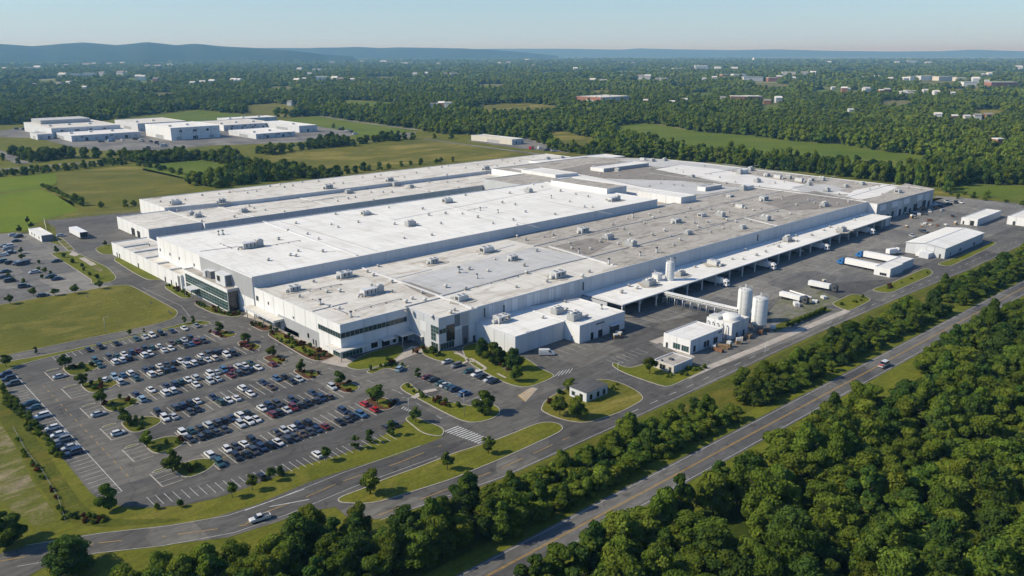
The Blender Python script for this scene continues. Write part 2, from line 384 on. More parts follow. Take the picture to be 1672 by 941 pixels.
lawn('planting_bed', [(402.5, 529), (420, 525.6), (450, 537), (430, 543)], 'mulch')
lawn('planting_bed', [(432.7, 545.7), (455, 539.5), (499.5, 562), (545.7, 579.6), (547.5, 583), (523, 592), (500.5, 586), (465, 565)], 'mulch')
lawn('lawn', [(440, 547), (455, 543), (500, 566), (520, 576), (505, 582), (470, 565)], 'lawn', False, 2, False, .21)
sheet('front_walk', PP([(397, 517), (405, 512), (452, 536), (545, 577), (591, 590), (575, 600), (561, 600), (523, 592), (548, 582), (499, 562), (455, 539), (425, 526)]), .12, 'concrete')
lawn('lawn', [(561, 600), (575.8, 590), (600, 577), (652, 562), (664, 572), (645, 588), (627, 596), (591, 606.3)])
lawn('planting_bed', [(595, 607.5), (613, 601), (641, 590.5), (657, 597), (672, 598), (650, 606.5), (630, 601), (609, 612)], 'scrub')
lawn('lawn', [(686, 577.5), (694, 566), (712, 574), (742, 572), (768, 587), (757, 594.5), (725, 592), (706, 587)])
lawn('planting_bed', [(668, 578), (680, 566), (693, 566), (680, 577)], 'mulch')
sheet('forecourt_walk', PP([(640, 588), (665, 570), (672, 566), (700, 568), (697, 572), (684, 578), (676, 579.5), (620, 602), (612, 604)]), .10, 'concrete')
lawn('lawn', [(752, 567), (775, 560), (800, 566), (845, 580), (862, 587), (885.7, 604), (903.7, 611), (905.5, 616.5), (884, 626), (866, 632.5), (850, 633), (826.5, 627), (790, 608), (763, 592)])
lawn('shrub_bed', [(772, 569), (800, 570), (838, 588), (845, 604), (858, 616), (845, 620), (828, 611), (806, 588)], 'bare_soil', False, 2, False, .20)
lawn('planting_bed', [(652, 636), (656, 628), (668, 624), (684, 640), (700, 648), (772, 665), (800, 658), (818, 668), (815, 680), (787, 690.5), (759, 690.5), (728, 676), (683, 652)], 'lawn')
lawn('lawn', [(883, 666), (890.5, 653), (920, 636), (971, 619.5), (1001, 621), (1031, 633), (1050, 646), (1050, 655), (1013.6, 674), (961, 692), (930, 689), (905.6, 682), (884, 672)], 'meadow')
lawn('lawn', [(998.6, 594), (1004, 592.5), (1024, 602), (1046, 597), (1092, 577), (1098, 581), (1120, 592), (1158, 602), (1094, 632.5), (1079, 631), (1021, 611), (1001, 600)])
lawn('lawn', [(1420, 474), (1456, 462), (1512, 437.5), (1524.5, 444), (1521, 450), (1457, 478), (1444, 479)])
lawn('lawn', [(1355, 497), (1392, 479.5), (1418, 485.4), (1423, 491), (1386, 509.5)])
lawn('lawn', [(1527, 432), (1545, 426.5), (1601, 405), (1621.4, 393.5), (1628, 398), (1600, 413), (1551, 436)])
lawn('lawn', [(659, 684), (673, 678), (684, 684), (711.5, 694), (724, 700), (726, 707), (720, 714), (690, 709), (672, 694)], 'lawn')
lawn('median_strip', PP([(91, 387), (96, 386), (104, 391), (118, 404), (123, 409), (112, 411), (98, 398)]), 'bare_soil', True, 1, True)
# islands of the main car park
RX0, PITCH = 78.7, 2.56
ROWS = {'A': (302.4, 314.2), 'B': (280.9, 292.3), 'C': (260.8, 272.6), 'D': (240.6, 252.8), 'E': (220.9, 233.), 'F': (201.6, 214.)}
ISL = [(63.5, 302, 313.3), (63.5, 281.4, 292.6), (63.3, 260.9, 271.5), (63.1, 240.7, 251.2), (63.2, 222.2, 232.2), (63.8, 203.2, 212.2)]
for i, (x0, y0, y1) in enumerate(ISL):
    w = x0+5.6
    lawn('parking_island', [(w, y0), (w+5, y0-.4), (w+9.5, y0+1.8), (w+11, y0+5), (w+8, y1), (w+2, y1+.2), (w, y1)], 'scrub', True, 2, True)
    lawn('parking_island', [(x0, y1-.3), (w-.8, y1-.3), (w-.8, y1+1), (x0+1.5, y1+1.2)], 'scrub', True, 1, True)
RISL = [((342.6, 543.3), (352, 539.5), (359, 538), (385, 544), (387, 547), (376, 552), (366, 554), (352, 549)),
        ((386, 561.5), (392, 557), (402, 556), (424, 564), (427, 567), (420, 573), (405, 573.5), (398, 569)),
        ((427.6, 585.6), (436, 581), (450, 579.5), (466, 587), (469, 590), (458, 596), (447, 597), (438, 591)),
        ((477, 606.5), (486, 602), (500, 604.5), (521, 609.5), (525, 613), (510, 619.5), (500, 621), (488, 613)),
        ((536, 630), (546, 625), (564, 622.5), (583, 629), (589, 634), (578, 641), (565, 643), (552, 638)),
        ((592, 655), (604, 650), (625, 648), (646, 658), (648, 662), (637, 670), (620, 671), (607, 663))]
for r in RISL: lawn('parking_island', list(r), 'mulch')
for r in RISL:
    p = ccw(PP(r)); c = (sum(a for a, b in p)/8, sum(b for a, b in p)/8)
    lawn('parking_island', [(c[0]+(a-c[0])*.6+1.1, c[1]+(b-c[1])*.6-1.) for a, b in p], 'lawn', False, 2, True, .20)
# highway and verge
HWY = lambda x, o=0.: (x, 116.2-.0216*(x-100)+o)
hx = [-400, -100, 60, 150, 300, 450, 600, 800, 1200, 2500]
mb = MB(); strip(mb, [HWY(x) for x in hx], 9.4, .05, 'asphalt_dark'); struct(mb.build('highway'))
mb = MB(); ln = [HWY(x) for x in hx[:-1]]
for o in (-3.95, 3.95): strip(mb, [HWY(x, o) for x in hx[:-1]], .15, .075, 'white_line')
for o in (-.19, .19): strip(mb, [HWY(x, o) for x in hx[:-1]], .16, .075, 'yellow_line')
# painted markings
WL, YL = 'white_line', 'yellow_line'
for k, (y0, y1) in ROWS.items():
    ym = (y0+y1)/2
    for i in range(21):
        x = RX0+PITCH*i
        strip(mb, [(x, y0), (x, y1)], .2 if i else .32, .085, WL if i else 'kerb')
    strip(mb, [(RX0-9, ym), (RX0+PITCH*20, ym)], .22, .08, YL)
for x0, y0, y1 in ISL:
    strip(mb, [(x0, y0), (x0, y1)], .35, .085, 'kerb'); strip(mb, [(x0, y0), (x0+5.4, y0)], .25, .085, 'kerb')
    for k in range(1, 4): strip(mb, [(x0+.2, y0+k*2.7), (x0+5.3, y0+k*2.7)], .13, .08, WL)
for k in range(27): strip(mb, [(70+k*2.3, 328.6), (70+k*2.3, 323.2)], .17, .085, WL)
for k in range(43):
    y = 208+k*2.55; strip(mb, [(49.8, y), (55.0, y)], .15, .085, WL)
strip(mb, [(55.2, 208), (55.3, 318)], .22, .085, WL)
for k in range(34):
    t = k/33.; a = (60+66*t, 193-8*t+3*max(0, .3-t)*4) ; strip(mb, [(a[0]-1.2, a[1]-1.6), (a[0]-1.2, a[1]+4.2)], .15, .085, WL)
dashes(mb, PP([(104, 597), (101, 610), (112, 622)]), .14, .08, YL, 1.6, 2.)
dashes(mb, [(59.8, 300), (59.2, 215)], .16, .08, YL, 2.2, 3.)
dashes(mb, PP([(-150, 935), (0, 917), (161, 887), (271, 876)]), .2, .08, YL, 5, 9)
dashes(mb, PP([(290, 873), (400, 858), (420, 842), (500, 812), (560, 786), (651, 756), (721, 728)]), .2, .08, YL, 9, 5)
for off, c in ((-4.5, WL), (4.5, WL)):
    l = PP([(35, 908), (161, 887), (271, 875), (377, 856), (455, 830), (573, 782), (700, 737)])
    L, R = strip_pts(l, abs(off)*2-.5); strip(mb, L if off < 0 else R, .15, .08, c)
strip(mb, PP([(400, 834), (497, 799)]), .3, .082, WL); strip(mb, PP([(440, 828), (505, 816)]), .3, .082, WL)
dashes(mb, PP([(618, 842), (700, 811), (820, 764), (930, 714)]), .2, .08, YL, 8, 4)
dashes(mb, [(190, 148.2), (300, 148.2), (420, 145.2), (560, 144)], .2, .08, WL, 4, 6)
strip(mb, [(96.7, 150.7), (133, 145.9), (181, 145.3), (303, 145.4), (385, 143.4), (466, 139.8), (700, 139.2)], .15, .08, WL)
for k in range(12):   # zebra crossings
    strip(mb, [P(731+k*2.1+2, 699.5+k*1.0), P(746+k*3.2+2, 694+k*2.8)] if 0 else [(139+.2*k-.6, 178-k*1.15), (144.6+.1*k-.6, 178-k*1.15)], .55, .085, WL)
for k in range(6): strip(mb, [P(656+k*3.6, 669-1+k*1.5), P(660+k*3.6, 664.5+k*1.7)], .4, .085, WL)
for x0, x1, y0, y1, st in ((157.5, 162.8, 188, 221, 2.6), (171.5, 176.8, 196, 226, 2.6)):
    y = y0
    while y <= y1: strip(mb, [(x0, y), (x1, y)], .15, .085, WL); y += st
for i in range(24): strip(mb, [(262+i*12.2, 211.5), (262+i*12.2, 196)], .16, .09, WL)
for i in range(48):
    if i % 2: strip(mb, [(262+i*6.1, 209.5), (262+i*6.1, 198)], .12, .09, WL)
for i in range(9): strip(mb, [(206+i*4.2, 205), (206+i*4.2, 197)], .14, .09, WL)
for i in range(7): strip(mb, [P(990+i*8, 588-i*3.), P(1010+i*8, 596-i*3.2)], .14, .09, WL)
for i in range(5): strip(mb, [P(915+i*5, 606+i*-1), P(905+i*6, 616-i*1.5)], .25, .09, WL)
for x in (74, 82, 90, 98, 106):    # back car park aisles
    for k in range(40):
        y = 425+k*2.7; strip(mb, [(x-1.4-10*((k*7 % 3) == 9), y), (x+1.4, y)], .14, .09, WL)
dashes(mb, PP([(190, 466), (260, 498)]), .18, .08, WL, 4, 6)
strip(mb, PP([(232, 470), (296, 500), (312, 520)]), .14, .08, WL)
dashes(mb, PP([(330, 517), (405, 537), (500, 590), (600, 622), (650, 640), (730, 690)]), .18, .08, WL, 3, 9)
struct(mb.build('road_markings'))
# worn paint island of yellow hatching by the side entrance
mb = MB()
hp = PP([(846, 646), (868, 633), (878, 635), (858, 657)])
mb.face([(*p, .1) for p in ccw(hp)], 'concrete')
for k in range(7):
    a = P(846+k*3.2, 646-k*1.8); b = P(858+k*2.8, 656-k*3.); strip(mb, [a, b], .45, .12, YL)
struct(mb.build('road_markings'))
lawn('bare_ground', [(-60, 700), (0, 690), (28, 735), (60, 800), (100, 850), (60, 862), (30, 840), (0, 820), (-60, 800)], 'bare_soil', False, 3, False, .04)
lawn('scrub_strip', [(0, 645), (14, 650), (40, 690), (80, 745), (110, 790), (140, 830), (180, 850), (300, 846), (290, 852), (170, 862), (110, 855), (60, 790), (25, 725), (0, 690)], 'scrub', False, 2, False, .05)
sheet('verge', [HWY(x, 5.) for x in (-100, 60, 150, 300, 450, 800)]+[(800, 137.5), (550, 137.6), (466, 137.8), (385, 141), (303, 143.2), (181, 143.6), (133, 144), (100, 149), (70, 160), (40, 172), (-100, 190)], .03, 'scrub')
sheet('forest_floor', [HWY(x, -8.) for x in (-100, 60, 150, 300, 450, 900)]+[(900, -100), (100, -100), (-100, 0)], .03, 'forest_floor')
for o0, o1 in ((4.75, 9.6), (-15, -4.75)):
    vx = (-100, 60, 150, 200, 300, 450, 800); sheet('verge', [HWY(x, o0) for x in vx]+[HWY(x, o1) for x in vx[::-1]], .045, 'lawn')
mb = MB()
for pl, w_ in (([(742, 577), (752, 580), (760, 585), (764, 590), (757, 594), (750, 597)], 1.3), ([(763, 589), (769, 586.5), (780, 593), (792, 601), (792, 604), (782, 606.5), (776, 604)], 1.2), ([(764, 590), (776, 592)], 1.), ([(674, 651), (688, 643), (697, 640), (713, 637)], 2.2), ([(812, 611), (826, 618)], .9)):
    strip(mb, resample(PP(pl), 1.), w_, .225, 'concrete')
struct(mb.build('garden_path'))
sheet('concrete_pad', PP([(112, 416.6), (118.6, 410.7), (129.8, 416.7), (122.5, 419.3)]), .2, 'concrete')
sheet('concrete_pad', PP([(128.5, 422), (138, 421), (158, 432.5), (149, 435)]), .2, 'concrete')
sheet('bare_pad', PP([(150, 437.7), (156.8, 433.8), (169.3, 441), (163.4, 444.3)]), .2, 'bare_soil')
mb = MB()
for pl in ([(178, 470), (205, 484), (228, 500), (242, 516)], [(183, 470), (212, 485), (236, 501), (250, 515)], [(160, 478), (188, 492), (206, 508)], [(20, 566), (90, 551), (160, 538), (235, 520)], [(18, 560), (88, 545), (150, 533)], [(120, 500), (160, 492), (178, 484)]):
    strip(mb, resample(PP(pl), 4.), .7, .2, 'dry_grass')
struct(mb.build('worn_tracks'))
# fields and paths further out
def field(name, pts, mat, z=.08): return lawn(name, pts, mat, False, 1, False, z)
SF, NF = 11., 0.
FIELDS = {
 'FA': ('green_field', [(150, 207), (240, 190), (324, 180.5), (396, 188), (410, 200, ), (300, 214), (170, 214)]),
 'FB': ('green_field', [(450, 200), (500, 191.5), (525, 190), (600, 201.5), (679, 212.5), (655, 217), (586, 219, 6), (518, 208, 4), (470, 206, 4)]),
 'FC': ('meadow', [(400, 172.5), (445, 168.5), (503, 175, ), (470, 181, 11), (437, 181, 11), (400, 178, 11)]),
 'FD': ('green_field', [(551, 164), (601, 165), (655, 168.7), (651, 172, 11), (586, 172, 11), (560, 168, 11)]),
 'FE': ('meadow', [(749, 175, 8), (800, 170), (865, 168.8), (916, 175), (913, 177, 11), (875, 178.5, 11), (800, 180.5, 11)]),
 'FF': ('meadow', [(884, 219), (918, 214), (950.7, 222.5), (984, 229), (965, 234, 9), (941, 234, 9), (915, 232, 9)]),
 'FG': ('green_field', [(998, 207), (1038.6, 201.5), (1076, 204), (1139, 215.5), (1220, 221.5), (1299, 231.5), (1369.6, 236), (1448.7, 248.5), (1540, 257), (1497, 269, 11), (1440, 264, 11), (1370, 257, 11), (1285, 249, 11), (1220, 242, 11), (1126.6, 234.5, 11), (1051, 217, 11), (1015, 211, 11)]),
 'FH': ('green_field', [(1546, 310), (1560, 303.5), (1597, 302), (1672, 304), (1800, 310), (1800, 345), (1672, 331), (1614, 322.5), (1551, 315.5)]),
 'FI': ('meadow', [(0, 152), (36, 151), (34, 155), (0, 156)]),
 'FJ': ('bright_field', [(165, 128.5), (215, 127), (280, 134), (275, 139), (235, 141), (200, 133)]),
 'FK': ('meadow', [(1000, 132.7), (1075, 132.7), (1070, 136.5), (1003, 136)]),
 'FL': ('bare_soil', [(1075, 141), (1130, 141), (1133, 146), (1100, 147)]),
 'FM': ('meadow', [(1490, 176), (1530, 175), (1530, 178), (1488, 179)]),
 **{f'G{i}': (('meadow', 'green_field', 'bare_soil')[i % 3], [(a, b), (a+w*.5, b-h*.3), (a+w, b), (a+w*1.05, b+h, 11), (a+w*.5, b+h*1.2, 11), (a-w*.05, b+h, 11)]) for i, (a, b, w, h) in enumerate([(600, 126, 46, 2.4), (690, 116, 60, 2), (330, 118, 50, 2), (60, 134, 44, 3), (1330, 147, 50, 3.4), (1230, 138, 60, 3), (1540, 146, 60, 3), (1240, 174, 34, 4), (1440, 165, 50, 4), (1590, 180, 50, 4.4), (880, 118, 60, 2.2), (780, 138, 44, 3), (1350, 116, 80, 2), (1560, 118, 70, 2.2), (440, 142, 40, 3), (960, 148, 40, 3.2), (1120, 152, 46, 3.4), (1500, 134, 60, 2.6), (250, 152, 36, 3.2), (1000, 116, 50, 2)])},
 'FN': ('bare_soil', [(370, 128), (415, 127), (415, 129.5), (372, 130.5)]),
}
for k, (m, p) in FIELDS.items(): field('field', p, m)
field('field', [(-250, 310), (0, 291), (92, 283), (93, 302), (66, 307), (0, 315), (-250, 340)], 'bright_field', .06)
field('field', [(-300, 345), (0, 318), (64, 308.5), (118, 330), (126, 345), (66, 360), (46, 376), (0, 380), (-300, 430)], 'bright_field', .06)
field('meadow', [(93, 283), (207, 272), (224, 273), (300, 290), (318, 310), (228, 346), (140, 352), (128, 342), (70, 306), (92, 301)], 'meadow', .06)
field('meadow', [(423, 252), (500, 245), (590, 238), (679, 229), (747, 235), (846, 248), (880, 255), (700, 300), (540, 290), (410, 262)], 'meadow', .06)
field('green_field', [(240, 270), (326, 262), (371, 270), (350, 280), (317, 296), (232, 278)], 'green_field', .06)
field('meadow', [(760, 238), (930, 250), (1050, 260), (1149, 268), (1530, 312), (1560, 316), (1530, 330), (1149, 280), (900, 262)], 'meadow', .05)
mb = MB()
strip(mb, PP([(-20, 244), (10, 253), (30, 263), (40, 268)]), 14, .1, 'asphalt_grey')
strip(mb, PP([(-60, 281), (0, 277), (60, 273), (100, 268.5), (162, 264.5)]), 11, .11, 'asphalt_grey')
struct(mb.build('country_road'))
mb = MB(); strip(mb, PP([(523, 189.8), (560, 196), (620, 204.5), (682, 212.5)]), 9, .12, 'asphalt_grey'); struct(mb.build('farm_track'))
mb = MB(); strip(mb, PP([(690, 227), (747, 234.5), (846, 247.5), (900, 255)]), 7, .12, 'asphalt_grey'); struct(mb.build('farm_track'))
mb = MB(); strip(mb, PP([(1526, 321), (1580, 327), (1640, 333), (1760, 346)]), 9, .12, 'asphalt_grey'); struct(mb.build('side_road'))
sheet('works_yard', PP([(0, 214), (60, 205), (170, 206), (400, 201), (500, 203), (560, 214), (586, 219), (560, 225), (480, 233), (400, 236), (340, 238), (290, 244), (230, 249), (160, 246), (110, 238), (60, 226), (0, 224)]), .1, 'asphalt_grey')
sheet('works_yard', PP([(640, 219), (679, 216), (676, 224), (650, 226)]), .1, 'asphalt_grey')
sheet('works_yard', PP([(760, 230), (860, 226), (930, 246), (930, 250), (850, 243)]), .1, 'asphalt_grey')
# ------------------------------------------------------------------ buildings
def block(mb, poly, h, sides, roof, z0=0., para=.45, joint=8.5, skip=(), jm='joint'):
    """walls with a coping, panel joints and a sunk roof deck on a CCW outline; sides = material per edge, darker ones painting shade on walls turned from the sun"""
    p = poly; n = len(p); q = offset(p, .32)
    for i in range(n):
        j = (i+1) % n; m = sides[i % len(sides)]
        mb.face([(*p[j], h), (*p[i], h), (*q[i], h), (*q[j], h)][::-1], 'coping')
        mb.face([(*q[i], h), (*q[j], h), (*q[j], h-para-.1), (*q[i], h-para-.1)][::-1], 'coping')
        if i in skip: continue
        mb.face([(*p[i], z0), (*p[j], z0), (*p[j], h), (*p[i], h)], m)
        L = math.hypot(p[j][0]-p[i][0], p[j][1]-p[i][1]); k = int(L/joint) if joint else 0
        if joint and k > 1:
            ux, uy = (p[j][0]-p[i][0])/L, (p[j][1]-p[i][1])/L; nx, ny = uy, -ux
            for t in range(1, k):
                d = L*t/k; c = (p[i][0]+ux*d, p[i][1]+uy*d)
                a = (c[0]-ux*.09, c[1]-uy*.09); b = (c[0]+ux*.09, c[1]+uy*.09)
                mb.face([(a[0]+nx*.04, a[1]+ny*.04, z0+.05), (b[0]+nx*.04, b[1]+ny*.04, z0+.05), (b[0]+nx*.04, b[1]+ny*.04, h-.25), (a[0]+nx*.04, a[1]+ny*.04, h-.25)], jm)
    r = MB(); tri_fill(p, h-para, roof, r)
    return r
def panel(mb, a, b, z0, z1, mat, d=.05, t=0.):
    """a slab standing proud of the wall that runs from a to b (outside on the right)"""
    L = math.hypot(b[0]-a[0], b[1]-a[1]); nx, ny = (b[1]-a[1])/L, -(b[0]-a[0])/L
    A, B = (a[0]+nx*t, a[1]+ny*t), (b[0]+nx*t, b[1]+ny*t)
    C, D = (a[0]+nx*(t+d), a[1]+ny*(t+d)), (b[0]+nx*(t+d), b[1]+ny*(t+d))
    p = [(*A, z0), (*B, z0), (*D, z0), (*C, z0), (*A, z1), (*B, z1), (*D, z1), (*C, z1)]
    mb.faces(p, [(3, 2, 6, 7), (0, 3, 7, 4), (2, 1, 5, 6), (4, 7, 6, 5), (0, 1, 2, 3)], mat)
def window(parent, a, b, z0, z1, nx=1, nz=1, mat='glass', fr='frame_metal', t=.0, name='window'):
    w = MB(); panel(w, a, b, z0, z1, mat, .06, t); o = w.build(name, parent)
    L = math.hypot(b[0]-a[0], b[1]-a[1]); ux, uy = (b[0]-a[0])/L, (b[1]-a[1])/L
    f = MB()
    for k in range(nx+1):
        d = min(max(L*k/nx, .07), L-.07); panel(f, (a[0]+ux*(d-.07), a[1]+uy*(d-.07)), (a[0]+ux*(d+.07), a[1]+uy*(d+.07)), z0-.05, z1+.05, fr, .13, t)
    for k in range(nz+1):
        z = z0+(z1-z0)*k/nz; panel(f, a, b, z-.06, z+.06, fr, .11, t)
    f.build('frame', o); return o
def door(parent, a, b, z1, mat='frame_dark', name='door', t=.0, slats=0):
    w = MB(); panel(w, a, b, .12, z1, mat, .07, t); o = w.build(name, parent)
    if slats:
        f = MB()
        for k in range(1, slats): panel(f, a, b, .12+(z1-.12)*k/slats-.03, .12+(z1-.12)*k/slats+.03, 'joint', .1, t)
        f.build('slat', o)
    return o
def curb(mb, a, b, z, mat='kerb', w=.7, h=.35):
    L, R = strip_pts([a, b], w)
    p = [(*R[0], z), (*R[1], z), (*L[1], z), (*L[0], z)]; t = [(x, y, z+h) for x, y, _ in p]
    mb.faces(p+t, [(0, 1, 5, 4), (1, 2, 6, 5), (2, 3, 7, 6), (3, 0, 4, 7), (4, 5, 6, 7)], mat)
FAC = thing('factory_building', 'huge white flat-roofed factory complex with stepped roofs and a long dock canopy', 'factory', (148, 234, 0))
FOFF = Vector((-148, -234, 0))
def fac(mb, name, parent=None):
    o = mb.build(name, parent or FAC)
    if parent is None: o.location = FOFF
    return o
FACP = (FAC, FOFF)
hA, hB = 13.4, 18.
def roofseams(lines, z, mat='kerb', w=.7, h=.3):
    m = MB()
    for a, b in lines: curb(m, P(*a, z), P(*b, z), z, mat, w, h)
    return m
def section(poly, h, sides, roof, seams=(), patches=(), **k):
    w = MB(); r = block(w, poly, h, sides, roof, **k)
    z = h-k.get('para', .45)
    for i, (pts, m) in enumerate(patches): tri_fill(ccw([p if len(p) == 2 and k.get('wp') else p for p in pts]), z+.04+.02*i, m, r)
    for a, b, m, ww, hh in seams: curb(r, a, b, z, m, ww, hh)
    return fac(w, 'wall'), fac(r, 'roof')
zA = hA-.45
def L(a, b, z, m='kerb', w=.6, h=.3): return (P(*a, z), P(*b, z), m, w, h)
def PR(pts, z): return [P(*p, z) for p in pts]
# front hall (A) with its corner tower and the long front wall
polyA = [(148.5, 321), (148.5, 252), (179.8, 252), (179.8, 233.2), (199.5, 233.2), (199.5, 234.2), (548, 234.2), (548, 321)]
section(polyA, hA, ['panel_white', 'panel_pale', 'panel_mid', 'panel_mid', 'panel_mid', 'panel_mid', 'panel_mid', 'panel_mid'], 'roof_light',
  seams=[L((588, 437), (771, 504), zA, 'coping', .8, .5), L((721.6, 484), (886, 438.5), zA, 'joint', .5, .35), L((886, 438.5), (964, 420.5), zA, 'joint', .5, .35),
         L((964, 420.5), (1120, 380.7), zA, 'joint', .5, .35), L((1120, 380.7), (1333, 326), zA, 'joint', .5, .3), L((871, 403), (984, 375.7), zA, 'joint', .5, .35), L((984, 375.7), (1281, 312), zA, 'joint', .5, .3),
         L((510, 509), (567, 495), zA, 'joint', .5, .3), L((661, 502), (718, 487.6), zA, 'joint', .5, .4), L((896, 403), (1001, 433.5), zA, 'coping', .8, .45),
         L((1215, 356), (1270, 370), zA, 'coping', .7, .35), L((840, 400), (780, 416), zA, 'coping', .5, .2), L((645, 455), (705, 440), zA, 'coping', .5, .2)],
  patches=[([(292.5, 320.4), (292.5, 234.8), (547.4, 234.8), (547.4, 320.4)], 'roof_tan'), (PR([(655, 458), (700, 445), (870, 404), (962, 421), (724, 482)], zA), 'roof_grey'),
           (PR([(648, 458), (672, 462), (722, 480), (700, 486), (668, 470)], zA), 'roof_dirty'),
           (PR([(1240, 330), (1330, 312), (1410, 331), (1380, 338), (1290, 345)], zA), 'roof_dirty'), (PR([(905, 402), (964, 389), (1000, 397), (962, 417)], zA), 'roof_dirty'),
           ([(470, 236), (470, 320), (431, 320), (431, 300), (450, 290), (450, 236)], 'roof_tan')])
# tall middle hall (B)
polyB = [(148, 429), (148, 321.02), (430, 321.02), (430, 425)]
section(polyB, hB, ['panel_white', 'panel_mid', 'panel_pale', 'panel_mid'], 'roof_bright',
  seams=[L((430, 362), (583, 418), hB-.45, 'coping', .9, .4), L((449, 359), (615, 410), hB-.45, 'joint', .3, .15), L((570, 342), (700, 375), hB-.45, 'coping', .5, .2), L((326, 411), (390, 403), hB-.45, 'joint', .3, .2),
         L((640, 360), (900, 308), hB-.45, 'joint', .25, .1), L((722, 333), (880, 372), hB-.45, 'joint', .25, .1), L((803, 311), (1000, 350), hB-.45, 'joint', .25, .1), L((480, 400), (520, 411), hB-.45, 'joint', .25, .1), L((520, 411), (548, 411), hB-.45, 'joint', .25, .1)])
g = MB()   # darker wall panels
for a, b, z0, z1, m in (((148, 375), (148, 321.1), 8, 17.4, 'panel_grey'), ((148.5, 301), (148.5, 268), .1, 6.3, 'panel_grey'), ((148.5, 296), (148.5, 284), .15, 2., 'panel_mid')): g = MB(); panel(g, a, b, z0, z1, m, .06); g.build('wall_panel', FACP)
for x0, x1, z0, z1, m in ((179.9, 184, 8.6, 13, 'panel_mid'), (187.6, 190.4, 8.2, 12.9, 'panel_dark'), (191.0, 194.6, 8.0, 12.9, 'panel_grey'), (191.2, 194.4, .2, 7.6, 'panel_dark'), (187.6, 191, 6.8, 8.1, 'panel_pale'), (195, 199.4, 7.4, 13, 'panel_mid'), (195, 199.4, .2, 7.2, 'panel_pale')):
    g = MB(); panel(g, (x0, 233.2), (x1, 233.2), z0, z1, m, .05); g.build('wall_panel', FACP)
g = MB(); panel(g, (179.8, 245), (179.8, 241), 6, 10, 'panel_pale', .05); g.build('wall_panel', FACP)
for i in range(12):
    if i % 3 != 1: g = MB(); panel(g, (206+i*4.3, 234.2), (209+i*4.3, 234.2), 7.6, 12.6, 'panel_pale', .03); g.build('wall_panel', FACP)
window(FACP, (148.5, 268), (148.5, 252), 8.0, 10.0, 9, 1); window(FACP, (148.5, 252), (178.6, 252), 8.0, 10.0, 15, 1)
for y0, y1, z0, z1 in ((319.5, 317.5, 8, 10), (309, 308, 8.4, 9.6), (288, 287, 7.4, 8.2), (277, 275.5, 2, 4), (273, 272, .2, 2.6), (271, 270, .2, 2.6)): window(FACP, (148.5, y0), (148.5, y1), z0, z1)
window(FACP, (179.8, 238), (179.8, 233.2), 7, 9.8, 3, 2, 'glass_green'); window(FACP, (179.8, 238), (179.8, 235), 3.8, 6.9, 2, 2, 'glass_green'); window(FACP, (179.8, 238), (179.8, 233.8), .3, 3., 3, 1)
window(FACP, (180, 233.2), (183.2, 233.2), 7, 8.8, 2, 1, t=.06); window(FACP, (183.4, 233.2), (187.4, 233.2), 3.2, 9.6, 3, 4, 'glass_dark', 'frame_dark', t=.06); window(FACP, (180.3, 233.2), (187.2, 233.2), .3, 2.9, 5, 1, t=.0)
door(FACP, (192, 233.2), (193.6, 233.2), 2.6, t=.06); door(FACP, (196.6, 233.2), (197.9, 233.2), 2.4, t=.06)
for x0, x1, z0, z1, n in ((161.5, 164.4, .9, 2.9, 2), (166.4, 170, .3, 3.2, 3), (171.5, 173, .8, 2.6, 1), (174.2, 176, .2, 2.8, 2), (176.6, 178.6, .2, 2.8, 2)): window(FACP, (x0, 252), (x1, 252), z0, z1, n, 1, 'glass_dark', 'frame_dark')
# entrance canopies
def canopy(x0, x1, y0, y1, z, posts=(), t=.4, m='coping', top='roof_light', name='canopy'):
    c = MB(); c.box(x0, x1, y0, y1, z-t, z, m, True, top); o = c.build(name, FACP)
    for x, y in posts:
        q = MB(); q.box(x-.14, x+.14, y-.14, y+.14, .05, z-t, 'frame_metal', False); q.build('post', o)
    return o
canopy(144, 148.45, 296, 323, 5.2, [(144.4, y) for y in (298, 306, 314, 321)], .9)
for y in (299, 306, 313): window(FACP, (148.5, y+5), (148.5, y), .3, 3.9, 4, 2, 'glass_green')
canopy(146, 158.5, 248.6, 251.95, 4.2, [(146.4, 249)], .4); canopy(145.9, 148.45, 252.05, 259, 4.25, [], .4)
window(FACP, (148.5, 258), (148.5, 252.1), .2, 3.5, 4, 2, 'glass_green'); window(FACP, (148.7, 252), (157.5, 252), .2, 3.5, 6, 2, 'glass_green')
canopy(165.5, 170.8, 248.8, 251.95, 3.9); canopy(173, 179.7, 247.8, 251.95, 4.1, [(173.4, 248.1)])
w = MB(); w.box(179.0, 179.75, 243, 248, .05, 3.6, 'panel_dark', False, 'roof_light'); w.build('screen_wall', FACP)
# glazed entrance block and the low wing on the left side
gp = [(142.6, 384), (142.6, 335), (147.98, 335), (147.98, 384)]
gw = MB(); gr = block(gw, gp, 10.5, ['panel_white', 'panel_grey', 'panel_mid', 'panel_white'], 'roof_tan', joint=0, skip=(2,)); fac(gw, 'wall'); fac(gr, 'roof')
window(FACP, (142.6, 381), (142.6, 335.3), .6, 8.9, 16, 6, 'glass_green', 'frame_metal'); window(FACP, (142.9, 335), (147.4, 335), .4, 9.2, 4, 4, 'glass_dark', 'frame_dark')
s = MB(); panel(s, (142.6, 381), (142.6, 335.3), 4.6, 4.95, 'post_white', .25); s.build('floor_band', FACP)
canopy(138.6, 142.55, 366, 374, 4.4, [(139, 366.5), (139, 373.5)], .5, 'coping', 'coping', 'porch')
w = MB(); w.box(144.6, 147.9, 341, 351, 10.1, 15.2, 'panel_pale', False, 'coping'); o = w.build('penthouse', FACP); w = MB(); w.box(145.4, 147.9, 358, 362, 10.1, 13.6, 'panel_dark', False, 'coping'); w.build('penthouse', FACP); w = MB(); w.box(145, 147.9, 363, 366, 10.1, 13, 'panel_mid', False, 'coping'); w.build('penthouse', FACP)
